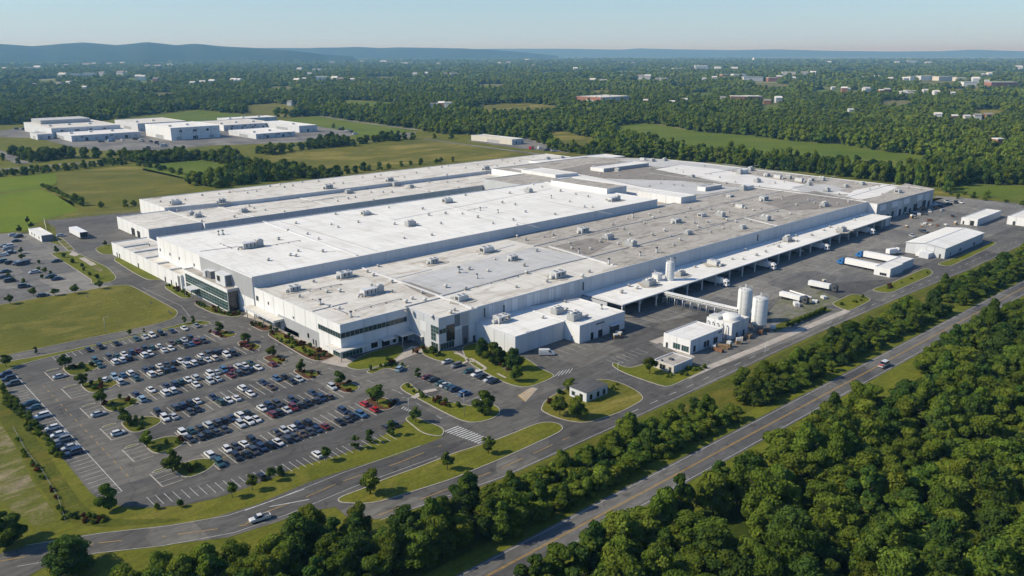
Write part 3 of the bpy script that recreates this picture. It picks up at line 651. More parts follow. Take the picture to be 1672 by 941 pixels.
window(FACP, (144.6, 349), (144.6, 346), 11.5, 14, 1, 1, 'glass_dark', t=.02); w = MB(); panel(w, (145, 341), (147.6, 341), 10.3, 15, 'panel_dark', .05); w.build('wall_panel', FACP)
fp = [(141.4, 482), (141.4, 384.02), (147.98, 384.02), (147.98, 429.4), (161, 429.4), (161, 482)]
fw_ = MB(); fr = block(fw_, fp, 7.4, ['panel_white', 'panel_white', 'panel_white', 'panel_white', 'panel_pale', 'panel_white'], 'roof_light', joint=9.5)
for i in range(5):
    y = 398+i*16.5; fr.box(141.8, 147.5+(8 if y > 430 else 0), y, y+.8, 6.9, 7.7, 'coping', False)
fac(fw_, 'wall'); fac(fr, 'roof')
for y in (474, 470, 396, 390, 404, 441): door(FACP, (141.4, y+1.4), (141.4, y), 2.6, 'glass_dark')
for y in (440, 425, 412, 400, 382): window(FACP, (148, y+1.2), (148, y), 11, 12.4, 1, 1, 'glass_dark')
w = MB(); panel(w, (141.4, 388), (141.4, 385.2), .2, 6.6, 'panel_dark', .07); w.build('wall_panel', FACP)
# rear halls
w = MB(); r = block(w, [(168.2, 555), (168.2, 499.6), (201.2, 499.6), (201.2, 555)], 8., ['panel_white', 'panel_mid', 'panel_mid', 'panel_white'], 'roof_light', skip=(2,)); fac(w, 'wall'); fac(r, 'roof')
w = MB(); r = block(w, [(201.3, 548), (201.3, 496.5), (475, 494), (475, 545)], 7.4, ['panel_white', 'panel_mid', 'panel_mid', 'panel_white'], 'roof_light', para=.35)
for a in ((355, 338), (462, 317), (662, 305), (790, 281)): curb(r, P(*a, 7.05), (P(*a, 7.05)[0]+2, 497), 7.05, 'coping', .7, .4)
fac(w, 'wall'); fac(r, 'roof')
w = MB(); r = block(w, [(199, 602), (199, 555.1), (260, 543.5), (604, 540), (604, 596)], 9.8, ['panel_white', 'panel_mid', 'panel_mid', 'panel_pale', 'panel_white'], 'roof_light', para=.35); fac(w, 'wall'); fac(r, 'roof')
door(FACP, (168.2, 530), (168.2, 524), 4.6, 'dark_void', 'dock_door'); door(FACP, (168.2, 520), (168.2, 515), 4.2, 'dark_void', 'dock_door')
# right-hand rear halls: lower dark deck, white ribbons, raised blocks
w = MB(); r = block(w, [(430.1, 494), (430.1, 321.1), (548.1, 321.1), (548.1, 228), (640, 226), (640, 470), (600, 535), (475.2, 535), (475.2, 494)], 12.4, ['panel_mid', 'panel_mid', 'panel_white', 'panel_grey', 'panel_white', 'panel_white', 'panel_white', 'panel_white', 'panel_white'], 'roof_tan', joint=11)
zr = 11.95
for i, (pts, m) in enumerate([
   ([(745, 0)], None),
   ([(833, 275), (905, 277), (975, 290), (1105, 318), (1075, 327), (1040, 312), (900, 290)], 'roof_white'),
   ([(906, 279), (960, 268), (1032, 265), (1180, 300), (1110, 295), (985, 291)], 'roof_dirty'),
   ([(1010, 262), (1050, 258), (1149, 266), (1230, 276), (1180, 279), (1060, 272)], 'roof_grey'),
   ([(1070, 277), (1110, 270), (1168, 276), (1300, 299), (1400, 318), (1330, 316), (1180, 298)], 'roof_white'),
   ([(985, 292), (1110, 296), (1215, 308), (1150, 318), (1110, 318)], 'roof_grey'),
   ([(1292, 305), (1345, 301), (1382, 309), (1350, 318), (1310, 314)], 'roof_grey'),
   ([(1395, 311), (1440, 302), (1466, 306), (1455, 317), (1405, 327), (1380, 322)], 'roof_white'),
   ([(1478, 300), (1527, 309), (1442, 332), (1418, 329)], 'roof_tan')]):
    if m: tri_fill(ccw(PR(pts, zr)), zr+.04+.02*i, m, r)
for a, b in (((1060, 283), (1280, 312)), ((1180, 268), (1420, 300)), ((1240, 270), (1150, 285)), ((1365, 288), (1290, 310)), ((1462, 300), (1370, 327))): curb(r, P(*a, zr), P(*b, zr), zr, 'joint', .5, .3)
fac(w, 'wall'); fac(r, 'roof')
for i, (x, ww, z) in enumerate(((553, 4, 4.6), (563, 5, 3.2), (572, 3, 4.4), (583, 4, 4.6), (591, 5, 5), (600, 3, 3), (607, 6, 5.2), (622, 6, 6), (631, 4, 4.8))): door(FACP, (x, 228-.0218*(x-548)), (x+ww, 228-.0218*(x+ww-548)), z, 'dark_void', 'dock_door')
for x in (553, 571, 590, 612): w = MB(); panel(w, (x, 228-.0218*(x-548)), (x+9, 228-.0218*(x+9-548)), 7, 11, 'panel_pale', .05); w.build('wall_panel', FACP)
for x in (580, 625): w = MB(); panel(w, (x, 228-.0218*(x-548)), (x+8, 228-.0218*(x+8-548)), .3, 10.6, 'panel_mid', .04); w.build('wall_panel', FACP)
def raised(poly, h, sides, roof, z0): 
    w = MB(); r = block(w, poly, h, sides, roof, z0, .35, 12); a = fac(w, 'wall'); fac(r, 'roof')
raised([(450, 430), (450, 316.6), (465.5, 315.5), (465.5, 430)], 17.3, ['panel_white', 'panel_mid', 'panel_white', 'panel_white'], 'roof_white', 12)
raised([(423.5, 412), (423.5, 358.8), (429.9, 358.8), (444.5, 358.8), (444.5, 412)], 21, ['panel_white', 'panel_mid', 'panel_mid', 'panel_white', 'panel_white'], 'roof_tan', 12)
raised([(478, 500), (478, 460), (500, 455), (500, 500)], 14.6, ['panel_white', 'panel_mid', 'panel_white', 'panel_white'], 'roof_white', 12)
raised([(532, 470), (532, 455), (590, 452), (590, 470)], 15, ['panel_white', 'panel_grey', 'panel_white', 'panel_white'], 'roof_white', 12)
raised([(510, 345), (510, 338), (530, 337), (530, 345)], 15, ['panel_white', 'panel_grey', 'panel_white', 'panel_white'], 'roof_grey', 12)
w = MB(); r = block(w, [(545, 560), (545, 535.1), (640, 520), (640, 548)], 10.8, ['panel_white', 'panel_grey', 'panel_white', 'panel_white'], 'roof_white'); fac(w, 'wall'); fac(r, 'roof')
# long dock canopy on the front
c = MB()
cp = [(262, 228.5), (262.2, 211.3), (544, 215.8), (544, 232)]
c.prism([(262, 234.1), (262.2, 211.3), (544, 215.8), (544, 234.1)], 5.75, 6.3, 'coping', 'roof_bright', True); o = c.build('dock_canopy', FACP)
for i in range(24):
    x = 263+i*12.2; q = MB(); q.box(x-.22, x+.22, 211.9+.016*(x-262), 212.4+.016*(x-262), .05, 5.75, 'post_white', False); q.build('post', o)
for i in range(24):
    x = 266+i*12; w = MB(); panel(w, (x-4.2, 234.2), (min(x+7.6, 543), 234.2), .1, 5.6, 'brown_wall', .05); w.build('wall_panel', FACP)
    w = MB(); w.box(x-5, x-4.6, 219, 234, .06, 5.7, 'panel_mid', False); w.build('bay_divider', FACP)
for i in range(24):
    x = 266+i*12; door(FACP, (x-1, 234.2), (x+3, 234.2), 4.4, 'panel_mid' if i % 3 else 'dark_void', 'dock_door', .06, 6)
w = MB()   # roof edge gutter
w.box(538, 544, 217, 233, .06, 5.7, 'panel_mid', False); w.build('screen_wall', FACP)
# white annex on the front
w = MB(); r = block(w, [(198.3, 234.1), (198.3, 210.5), (225.4, 210.5), (225.4, 202.5), (253, 202.5), (253, 228), (228, 234.1)], 7.5, ['panel_pale', 'panel_mid', 'panel_white', 'panel_mid', 'panel_white', 'panel_white', 'panel_white'], 'roof_bright', skip=(6,), joint=5.6)
curb(r, (226.5, 211.5), (226.5, 233), 7.05, 'coping', .5, .3); curb(r, (236, 203.2), (233, 230), 7.05, 'joint', .25, .1); fac(w, 'wall'); fac(r, 'roof')
door(FACP, (232, 202.5), (233.6, 202.5), 3, 'glass_dark'); door(FACP, (236.5, 202.5), (239, 202.5), 3, 'dark_void', 'dock_door'); door(FACP, (243.5, 202.5), (249.5, 202.5), 3.4, 'frame_dark', 'dock_door')
window(FACP, (235, 202.5), (240, 202.5), 5.6, 6.2, 5, 1, 'glass_dark'); c = MB(); c.box(243, 250, 200.8, 202.45, 3.5, 3.8, 'coping'); c.build('canopy', FACP)
door(FACP, (225.4, 207), (225.4, 206), 2.4, 'panel_grey')
for x, z in ((203.5, 10), (214, 9), (262, 9.5), (330, 9.5), (408, 9.4)): w = MB(); w.box(x, x+.25, 233.7, 234.15, z-1.6, z+2.2, 'unit_dark'); w.build('downpipe', FACP)
# ------------------------------------------------------------------ other buildings on the site
def house(name, label, cat, poly, h, sides, roof, group=None, para=.3, joint=5., gable=None, **k):
    b = min(poly, key=lambda p: p[0]+p[1]); T = thing(name, label, cat, (*b, 0), 0, group)
    loc = (-b[0], -b[1], 0); w = MB()
    r = block(w, poly, h, sides, roof, 0, para, joint)
    o = w.build('wall', T, loc)
    if gable is None: r.build('roof', T, loc)
    return T, (T, loc)
def rect(x0, x1, y0, y1): return [(x0, y1), (x0, y0), (x1, y0), (x1, y1)]
SHADED_WS = ['panel_white', 'panel_mid', 'panel_mid', 'panel_white']  # sunward walls white, the two shaded walls painted darker
T, F = house('office_building', 'white flat-roofed office block beside the tall silos, two green front windows', 'office', rect(247, 268.7, 165.8, 178.2), 5.7, ['panel_white', 'panel_pale', 'panel_white', 'panel_white'], 'roof_white')
window(F, (247, 173.6), (247, 170.3), .8, 3., 3, 1, 'glass_green'); window(F, (247, 169.7), (247, 166.4), .8, 3., 3, 1, 'glass_green'); door(F, (247, 177), (247, 176), 2.2)
for x in (249, 256, 258, 262.5, 263.8): window(F, (x, 165.8), (x+1.5, 165.8), .6, 3, 1, 1, 'glass_dark')
window(F, (265.5, 165.8), (268, 165.8), 4.2, 4.9, 2, 1, 'glass_dark')
T, F = house('gatehouse', 'small pale gatehouse with dark grey flat roof on a grass island', 'gatehouse', rect(185.5, 196, 163, 170.5), 3.5, ['panel_pale', 'panel_mid', 'panel_pale', 'panel_pale'], 'roof_grey')
for x in (187, 190.5, 193.5): window(F, (x, 163), (x+1.4, 163), .5, 2.4, 1, 1, 'glass_dark')
door(F, (185.5, 166), (185.5, 164.6), 2.4, 'glass_dark'); window(F, (185.5, 169.5), (185.5, 168), .9, 2.3, 1, 1)
r = MB(); r.box(185.2, 196.3, 162.7, 170.8, 3.51, 3.56, 'asphalt_dark'); r.build('roof_felt', F)
T, F = house('pump_house', 'low beige building with flat roof on the lawn in front of the office block', 'pump house', rect(226.6, 238, 158.4, 167.2), 3.1, ['panel_cream', 'panel_mid', 'panel_cream', 'panel_cream'], 'roof_tan')
window(F, (226.6, 164.5), (226.6, 162), .5, 2.4, 2, 1, 'glass_dark'); door(F, (226.6, 160.5), (226.6, 159.4), 2.2); r = MB(); r.box(231, 232.2, 162.5, 164, 2.85, 3.4, 'unit_dark'); r.box(228, 228.6, 164.6, 165.2, 2.85, 3.3, 'unit_dark'); r.build('roof_hatch', F)
# gabled storage shed
def gabled(name, label, cat, x0, x1, y0, y1, he, hr, wl, roof, base_grp=None):
    T = thing(name, label, cat, (x0, y0, 0), 0, base_grp); X, Y = x1-x0, y1-y0; ym = Y/2; w = MB()
    w.face([(0, Y, 0), (0, 0, 0), (0, 0, he), (0, ym, hr), (0, Y, he)], wl[0]); w.face([(X, 0, 0), (X, Y, 0), (X, Y, he), (X, ym, hr), (X, 0, he)], wl[2])
    w.face([(0, 0, 0), (X, 0, 0), (X, 0, he), (0, 0, he)], wl[1]); w.face([(X, Y, 0), (0, Y, 0), (0, Y, he), (X, Y, he)], wl[3]); w.build('wall', T)
    r = MB(); e = .4
    for s, a in ((0, -e), (1, Y+e)):
        ze = he-(hr-he)*e/ym
        p = [(-e, a, ze+.06), (X+e, a, ze+.06), (X+e, ym, hr+.06), (-e, ym, hr+.06)]; p = p if s == 0 else p[::-1]
        r.face(p, roof); r.face([(x, y, z-.18) for x, y, z in p][::-1], 'coping')
        for i in range(4): a2, b2 = p[i], p[(i+1) % 4]; r.face([a2, (a2[0], a2[1], a2[2]-.18), (b2[0], b2[1], b2[2]-.18), b2], 'coping')
    r.build('roof', T)
    rg = MB(); rg.box(-e, X+e, ym-.25, ym+.25, hr+.02, hr+.2, 'coping'); rg.build('ridge_cap', T)
    return T
T = gabled('storage_shed', 'large white metal shed with shallow gabled roof beside the perimeter road', 'shed', 475, 535, 157.3, 178.6, 6., 7.3, ['metal_wall', 'panel_mid', 'metal_wall', 'metal_wall'], 'roof_bright')
F = (T, (0, 0, 0))
w = MB(); w.box(-7, -.1, 6, 11, .1, 2.8, 'panel_pale'); w.box(-4, -.1, 11, 14, .1, 1.8, 'panel_white'); w.build('lean_to', F)
window(F, (0, 10), (0, 5.6), 3.2, 6, 1, 1, 'metal_wall'); door(F, (0, 3), (0, 2), 2.3)
for x in (8, 22, 23.6, 44, 45.6): window(F, (x, 0), (x+1.1, 0), .6, 2.4, 1, 1, 'glass_dark')
T, F = house('storage_shed', 'long low white shed with a dark end door, behind the largest shed', 'shed', rect(584.1, 630, 176.5, 186.6), 4.6, SHADED_WS, 'roof_bright')
door(F, (584.1, 181), (584.1, 178.5), 3.2, 'dark_void'); door(F, (584.1, 185.5), (584.1, 184.5), 2.3)
T, F = house('warehouse', 'white warehouse cut off by the right edge, shrubs at its corner', 'warehouse', rect(606, 660, 155, 165.5), 5.6, SHADED_WS, 'roof_white')
door(F, (606, 162), (606, 160.5), 2.6); window(F, (612, 155), (614, 155), 1, 3, 1, 1, 'glass_dark')
# freight shelter against which the two long trailers stand
T, F = house('loading_shed', 'pair of small white loading sheds at the tails of the two trailers', 'loading shed', [(413.5, 169.5), (413.5, 161.3), (429.2, 161.3), (429.2, 162.3), (445, 162.3), (445, 169.5)], 4.5, ['panel_white', 'panel_mid', 'panel_white', 'panel_mid', 'panel_mid', 'panel_white'], 'roof_white')
window(F, (413.5, 166.5), (413.5, 163), .5, 1.8, 3, 1, 'glass_dark'); door(F, (418, 161.3), (420, 161.3), 2.4, 'panel_grey')
# tank house by the silos
T, F = house('tank_house', 'pale boxy process building with a round tank on its roof, next to the silos', 'process building', rect(272.6, 285, 164.2, 176.), 7., ['panel_white', 'panel_mid', 'panel_mid', 'panel_white'], 'roof_light', joint=3.2)
r = MB(); r.lathe(278.6, 168.4, [(3.6, 6.6), (3.6, 8.2), (3.2, 8.5), (.3, 8.9)], 'tank_white', 20); r.build('roof_tank', F)
r = MB(); r.box(273.2, 277.4, 171, 175.4, 6.6, 7.9, 'unit_metal'); r.box(279, 283, 173, 175.4, 6.6, 7.4, 'unit_grey'); r.build('roof_unit', F)
for k in range(5):
    r = MB(); r.tube((271.8, 175-k*2.2, .1), (271.8, 175-k*2.2, 5.6), .22, 'galv', 8); r.tube((271.8, 175-k*2.2, 5.6), (272.7, 175-k*2.2, 5.6), .22, 'galv', 8); r.build('pipe', F)
for x in (276, 281): door(F, (x, 164.2), (x+1.2, 164.2), 2.4)
T, F = house('utility_shed', 'low tan block-walled shed just behind the pair of silos', 'shed', rect(300, 314, 172.8, 176.6), 3., ['panel_cream', 'panel_mid', 'panel_mid', 'panel_cream'], 'roof_grey', joint=0)
# tanks
def silo(label, x, y, r, z0, z1, group=None, legs=True):
    T = thing('silo', label, 'silo', (x, y, 0 if legs else z0), 0, group); b = 0 if legs else z0
    m = MB(); lo = (z0-b)
    m.lathe(0, 0, [(r, lo), (r, z1-b-.5), (r*.94, z1-b-.15), (r*.5, z1-b+.35), (.25, z1-b+.55)], 'tank_white', 28); m.build('shell', T)
    q = MB()
    for z in np.linspace(lo+1.5, z1-b-1., 5): q.lathe(0, 0, [(r+.03, z-.06), (r+.05, z), (r+.03, z+.06)], 'coping', 28, False)
    q.build('hoop', T)
    if legs:
        q = MB(); q.lathe(0, 0, [(r*.35, .6), (r*.98, lo)], 'galv', 20, False); q.build('hopper', T)
        for k in range(6):
            a = k*math.pi/3+.3; l = MB(); l.tube((r*.93*math.cos(a), r*.93*math.sin(a), .05), (r*.93*math.cos(a), r*.93*math.sin(a), lo+.3), .16, 'galv'); l.build('leg', T)
    q = MB()
    for k in range(16):
        a = k*math.pi/8; c, s_ = math.cos(a)*(r-.1), math.sin(a)*(r-.1); q.tube((c, s_, z1-b-.3), (c, s_, z1-b+1.1), .05, 'galv', 4)
        a2 = a+math.pi/8
        for hh in (.55, 1.1): q.tube((c, s_, z1-b+hh), (math.cos(a2)*(r-.1), math.sin(a2)*(r-.1), z1-b+hh), .05, 'galv', 4)
    q.build('guard_rail', T)
    q = MB(); q.tube((0, 0, z1-b+.3), (0, 0, z1-b+2.1), .2, 'unit_metal'); q.tube((r*.4, .3, z1-b+.2), (r*.4, .3, z1-b+1.2), .15, 'unit_metal'); q.build('vent', T)
    q = MB()
    for s_ in (-.22, .22): q.tube((-r-.2, s_, .1), (-r-.2, s_, z1-b+.8), .04, 'galv', 4)
    for k in range(int((z1-b)/.5)): q.tube((-r-.2, -.22, .3+k*.5), (-r-.2, .22, .3+k*.5), .03, 'galv', 4)
    q.build('ladder', T); return T
silo('tall white silo, the left one of the pair, where the conveyor bridge ends', 296.6, 173.6, 2.9, 2.2, 14.6, 'white silos')
silo('white silo on legs, the right one of the pair, nearest the road', 290.6, 162.9, 3.1, 3.4, 14.4, 'white silos')
silo('slim white silo standing on the long dock canopy roof', 309.4, 221.6, 2.1, 6.3, 15.2, 'white silos', False)
T = thing('filter_unit', 'squat white filter box beside the slim silo on the canopy roof', 'filter unit', (304.6, 225.4, 6.3)); m = MB(); m.box(-1.7, 1.7, -1.7, 1.7, 0, 3.2, 'tank_white'); m.box(-1.9, 1.9, -1.9, 1.9, 3.2, 3.45, 'coping'); m.build('casing', T); m = MB(); m.tube((-.8, .5, 3.3), (-.8, .5, 4.6), .3, 'unit_metal'); m.tube((-.8, .5, 4.6), (-1.8, .5, 4.9), .25, 'unit_metal'); m.build('duct', T)
# conveyor bridge from canopy to silo
T = thing('conveyor_bridge', 'white enclosed conveyor bridge on steel legs running from dock canopy to the silos', 'conveyor', (293, 206, 0)); m = MB()
a, b = (-.4, 5.6), (1.5, -31); yaw = math.atan2(b[1]-a[1], b[0]-a[0]); c = ((a[0]+b[0])/2, (a[1]+b[1])/2); LN = math.hypot(b[0]-a[0], b[1]-a[1])
m.obox(c, yaw, LN, 2.2, 4.3, 4.55, 'galv'); m.obox(c, yaw, LN, 2.3, 5.6, 6.0, 'tank_white'); m.build('gallery', T)
m = MB(); f = lambda t, o: (a[0]+(b[0]-a[0])*t+o*math.cos(yaw+math.pi/2), a[1]+(b[1]-a[1])*t+o*math.sin(yaw+math.pi/2))
for o_ in (-1.05, 1.05):
    for k in range(28):
        p0, p1 = f(k/28, o_), f((k+1)/28, o_); m.tube((*p0, 4.5), (*p0, 5.65), .08, 'post_white', 4); m.tube((*p0, 4.5), (*p1, 5.65), .06, 'post_white', 4)
    m.tube((*f(0, o_), 5.0), (*f(1, o_), 5.0), .2, 'post_white', 5)
m.build('truss', T)
for k in range(9):
    for o_ in (-.9, .9):
        m = MB(); p = f(.05+k*.11, o_); m.tube((*p, .05), (*p, 4.4), .2, 'galv'); m.build('leg', T)
# ------------------------------------------------------------------ industrial park and far buildings
def far_block(label, bx, by, rx, wx, wy, hpx, roof='roof_white', sides=None, group='pale industrial halls beyond the meadows', cat='industrial hall', name='industrial_hall', wins=6, z0=0, extra=None):
    """near-left corner at pixel (bx,by); front runs right to rx, left side runs back to pixel (wx,wy)"""
    x, y = P(bx, by); X = x_at(rx, y, 0., 9000.)-x; D = max(12, P(wx, wy)[1]-y)
    if group is None: X = min(X, 190.); D = min(D, 78.)
    h = 0.
    while Q(x, y, h)[1] > by-hpx: h += .2
    T = thing(name, label, cat, (x, y, 0), 0, group); w = MB()
    r = block(w, [(0, D), (0, 0), (X, 0), (X, D)], h, sides or ['panel_pale', 'panel_mid', 'panel_pale', 'panel_pale'], roof, 0, .5, 11)  # darker front panel: shade put into the wall colour
    w.build('wall', T)
    for k in range(int(X/26)): r.box(8+k*26, 12+k*26, D*.3+(k*7 % 11), D*.3+4+(k*7 % 11), h-.5, h+1.6, 'unit_metal')
    r.build('roof', T)
    for k in range(wins):
        u = X*(k+.3)/wins; m = MB(); panel(m, (u, 0), (u+X/wins*.3, 0), .4, min(4.5, h*.6), 'frame_dark' if k % 2 else 'panel_grey', .1); m.build('loading_door', T)
    m = MB(); panel(m, (0, D*.6), (0, D*.3), .4, min(5, h*.6), 'panel_grey', .1); m.build('loading_door', T)
    if X > 40:
        for k in range(int(X/9)):
            if (k*5+int(bx)) % 4: m = MB(); panel(m, (k*9+2, 0), (k*9+2+(3.5 if k % 3 else 5.5), 0), h*.62, h*.78, 'glass_dark' if k % 2 else 'panel_mid', .12); m.build('window', T)
        for k in range(3): m = MB(); m.box(X*(k+.6)/3.2, X*(k+.6)/3.2+.4, -.4, -.05, .2, h-.3, 'panel_grey'); m.build('downpipe', T)
    if extra: extra(T, X, D, h)
    return T
far_block('long pale hall at far left with a raised grey roof strip', 86, 226, 198, 65, 213, 16, 'roof_light', wins=8, extra=lambda T, X, D, h: (lambda m: (m.box(X*.1, X*.85, D*.6, D*.95, h-.5, h+5, 'panel_grey', False, 'roof_grey'), m.build('clerestory', T)))(MB()))
far_block('low white-roofed hall in front, nearest the paved yard', 117.7, 232, 231, 104, 220, 10, wins=7)
far_block('tall white block with scattered small windows, tallest of the halls', 280.5, 230, 360, 253, 221, 20.5, 'roof_bright', ['panel_white', 'panel_pale', 'panel_pale', 'panel_pale'], wins=3, extra=lambda T, X, D, h: [ (lambda m: (panel(m, (X*.25+k*X*.06, 0), (X*.27+k*X*.06, 0), h*(.5+.13*(k % 3)), h*(.56+.13*(k % 3)), 'panel_dark', .1), m.build('window', T)))(MB()) for k in range(9)])
far_block('grey-sided hall behind the tall white block, dark strips on its roof', 226, 215, 305, 205, 207, 13, 'roof_light', ['panel_pale', 'panel_mid', 'panel_pale', 'panel_pale'])
far_block('wide hall with a ribbed grey front right of the tall white block', 366, 214.5, 451, 345, 206, 9.5, 'roof_light', ['panel_white', 'panel_mid', 'panel_pale', 'panel_pale'], wins=10)
far_block('low white-roofed hall in front of the ribbed one', 418.5, 227.5, 482, 392, 219, 8.5, 'roof_bright', wins=5)
far_block('white-roofed hall at the right end of the estate, greenish left side', 489, 217, 518, 453, 207, 11, 'roof_bright', wins=3)
far_block('white-roofed hall at the back of the estate behind the ribbed one', 372, 201, 452, 366, 198, 6, 'roof_bright', wins=0)
far_block('small grey hall with a rounded silver end at the left of the estate', 62, 229, 88, 45, 226, 9, 'roof_grey', wins=2)
far_block('long low beige building below the forest edge behind the factory', 836, 237, 855, 783, 228, 9, 'roof_light', ['panel_cream', 'panel_mid', 'panel_cream', 'panel_cream'], None, 'low building', 'low_building', 4)
far_block('red-brick school with pale flat roof in a forest clearing', 981, 167.8, 1027, 938, 163.5, 8.5, 'roof_light', ['brick_red', 'panel_mid', 'brick_red', 'brick_red'], None, 'school', 'school_building', 4)  # front wall's grey is shade painted over the brick
TW = [(1135, 114, 1157, 6.5, 'wide white tower block far off, left of centre of the right-hand plain'), (1482, 104, 1497, 4., 'small white tower block just under the right horizon')]
for bx, by, rx, hp, lab in TW:
    x, y = P(bx, by); x1, y1 = P(rx, by); yw = math.atan2(y1-y, x1-x); Lw = math.hypot(x1-x, y1-y); d = math.hypot(x, y); h = hp*d/1386.
    T = thing('tower_block', lab, 'tower block', (x, y, 0), yw); n = 4
    for k in range(n):
        m = MB(); m.box(Lw*k/n, Lw*(k+.72)/n, 0, 40, 0, h, 'panel_white'); o = m.build('wall', T)
        for q in range(4): mm = MB(); mm.box(Lw*(k+.08)/n, Lw*(k+.64)/n, -.4, -.05, h*(q+.45)/4.5, h*(q+.7)/4.5, 'panel_mid'); mm.build('window', o)
    m = MB(); m.box(0, Lw, 4, 36, 0, h*.9, 'panel_mid'); m.build('core', T)
x, y = P(1233, 101); d = math.hypot(x, y); T = thing('church', 'tiny white church with a pointed spire on the far plain', 'church', (x, y, 0), -.7); m = MB(); m.box(-60, 70, 0, 50, 0, 1.8*d/1386, 'panel_white'); m.build('nave', T); m = MB(); m.lathe(-20, 10, [(16, 0), (16, 4*d/1386), (1, 7*d/1386)], 'panel_white', 4, True, False); m.build('spire', T)
TOWN = [(731, 175.8, 12, 6.5), (709, 175.3, 12, 4.5), (720, 174.3, 5, 5), (525, 131, 17, 4.5), (545, 131, 10, 3), (556, 132, 8, 2.5), (483, 133, 9, 2), (497, 131, 6, 2), (575, 132, 6, 2), (505, 123, 7, 2), (517, 115, 14, 2), (488, 115, 8, 1.8), (625, 103, 10, 2), (638, 103.5, 14, 2), (663, 104.5, 16, 2), (590, 102.5, 6, 1.6), (541, 104, 8, 1.6),
 (677, 123, 6, 2), (695, 122, 5, 2), (727, 123, 6, 2), (743, 122.5, 14, 2.2), (716, 106.5, 6, 1.5), (815, 105, 6, 1.5), (830, 104, 7, 1.5), (860, 99.5, 8, 2), (870, 109, 3, 2), (940, 114.5, 4, 2.5), (1010, 104.5, 5, 1.6), (1022, 104, 12, 1.6), (1034, 105, 5, 2),
 (968, 133, 10, 2), (985, 134, 12, 3), (1046, 128, 9, 3), (1057, 129, 10, 4), (1075, 132, 6, 2.5), (1085, 132, 14, 3), (1015, 126, 4, 2), (1099, 126, 5, 2.5), (1084, 113.5, 5, 1.6), (1110, 113.5, 20, 1.4), (1172, 113.5, 10, 1.4), (1199, 114, 10, 1.4), (1150, 131, 4, 2), (1167, 130, 7, 3), (1185, 127, 12, 4), (1208, 126.5, 20, 4), (1230, 130.5, 30, 3.5), (1262, 131, 14, 3), (1288, 122.5, 20, 3.5), (1314, 122.5, 10, 2.5), (1328, 122, 7, 3), (1272, 129, 8, 3), (1296, 129.5, 7, 1.6),
 (1180, 164.5, 8, 4), (1205, 163.5, 22, 4.5), (1232, 163, 24, 4.), (1253, 168, 10, 2.5), (1272, 166, 5, 5), (1118, 167, 6, 3.5), (1098, 170, 6, 3), (1054, 168, 6, 3), (1379, 149, 8, 4), (1385, 149, 5, 3), (1361, 145.5, 4, 2), (1417, 151, 6, 5), (1440, 151, 6, 2.5), (1450, 150, 7, 3), (1478, 156, 11, 3), (1487, 155, 14, 5), (1513, 153, 7, 4), (1530, 155, 8, 4), (1556, 156, 5, 3), (1408, 128.5, 12, 2), (1432, 128.5, 7, 3), (1456, 131, 7, 2), (1480, 132, 8, 3), (1492, 131, 12, 4), (1515, 129, 22, 3.5), (1545, 129.5, 24, 3.), (1570, 130.5, 14, 2.5), (1584, 138, 18, 2.5), (1594, 134.5, 8, 5), (1612, 135, 6, 2), (1640, 139.5, 38, 3.5), (1605, 124, 5, 1.6), (1617, 123, 4, 2), (1665, 113, 8, 3), (1390, 183, 4, 2.5), (1532, 192, 7, 4), (1560, 194, 6, 3), (1580, 194.5, 7, 3), (1597, 194, 8, 4), (1616, 193.5, 10, 4.5), (1635, 234, 12, 4), (1355, 103.5, 6, 1.4), (1466, 104, 6, 1.4), (1518, 104.5, 10, 1.4),
 (5, 114.5, 6, 1.6), (22, 114.5, 12, 2), (45, 113, 12, 1.8), (60, 112.5, 8, 2), (93, 108.5, 12, 2), (107, 109, 5, 2), (140, 107.5, 10, 1.8), (152, 106.5, 6, 1.6), (177, 106.5, 6, 1.6), (200, 105.5, 8, 1.6), (240, 110.5, 8, 1.6), (256, 110.5, 10, 1.8), (276, 108.5, 8, 1.6), (100, 124.5, 10, 2), (120, 124, 12, 2), (143, 123, 16, 2.2), (165, 122, 8, 2), (195, 121.5, 10, 2), (203, 121, 6, 2), (95, 141, 6, 3.5), (111, 138, 4, 2.5), (137, 145, 6, 2.), (55, 141, 4, 2.5), (330, 137.5, 8, 3), (345, 136.5, 8, 3.5), (380, 134, 9, 3), (388, 134, 6, 3), (232, 130, 8, 4), (225, 129.5, 4, 4), (253, 132, 7, 2.5), (314, 139, 4, 3), (472, 170.5, 4, 3)]
house_z = lambda by: 3. if by > 140 else (6. if by > 125 else 9.)
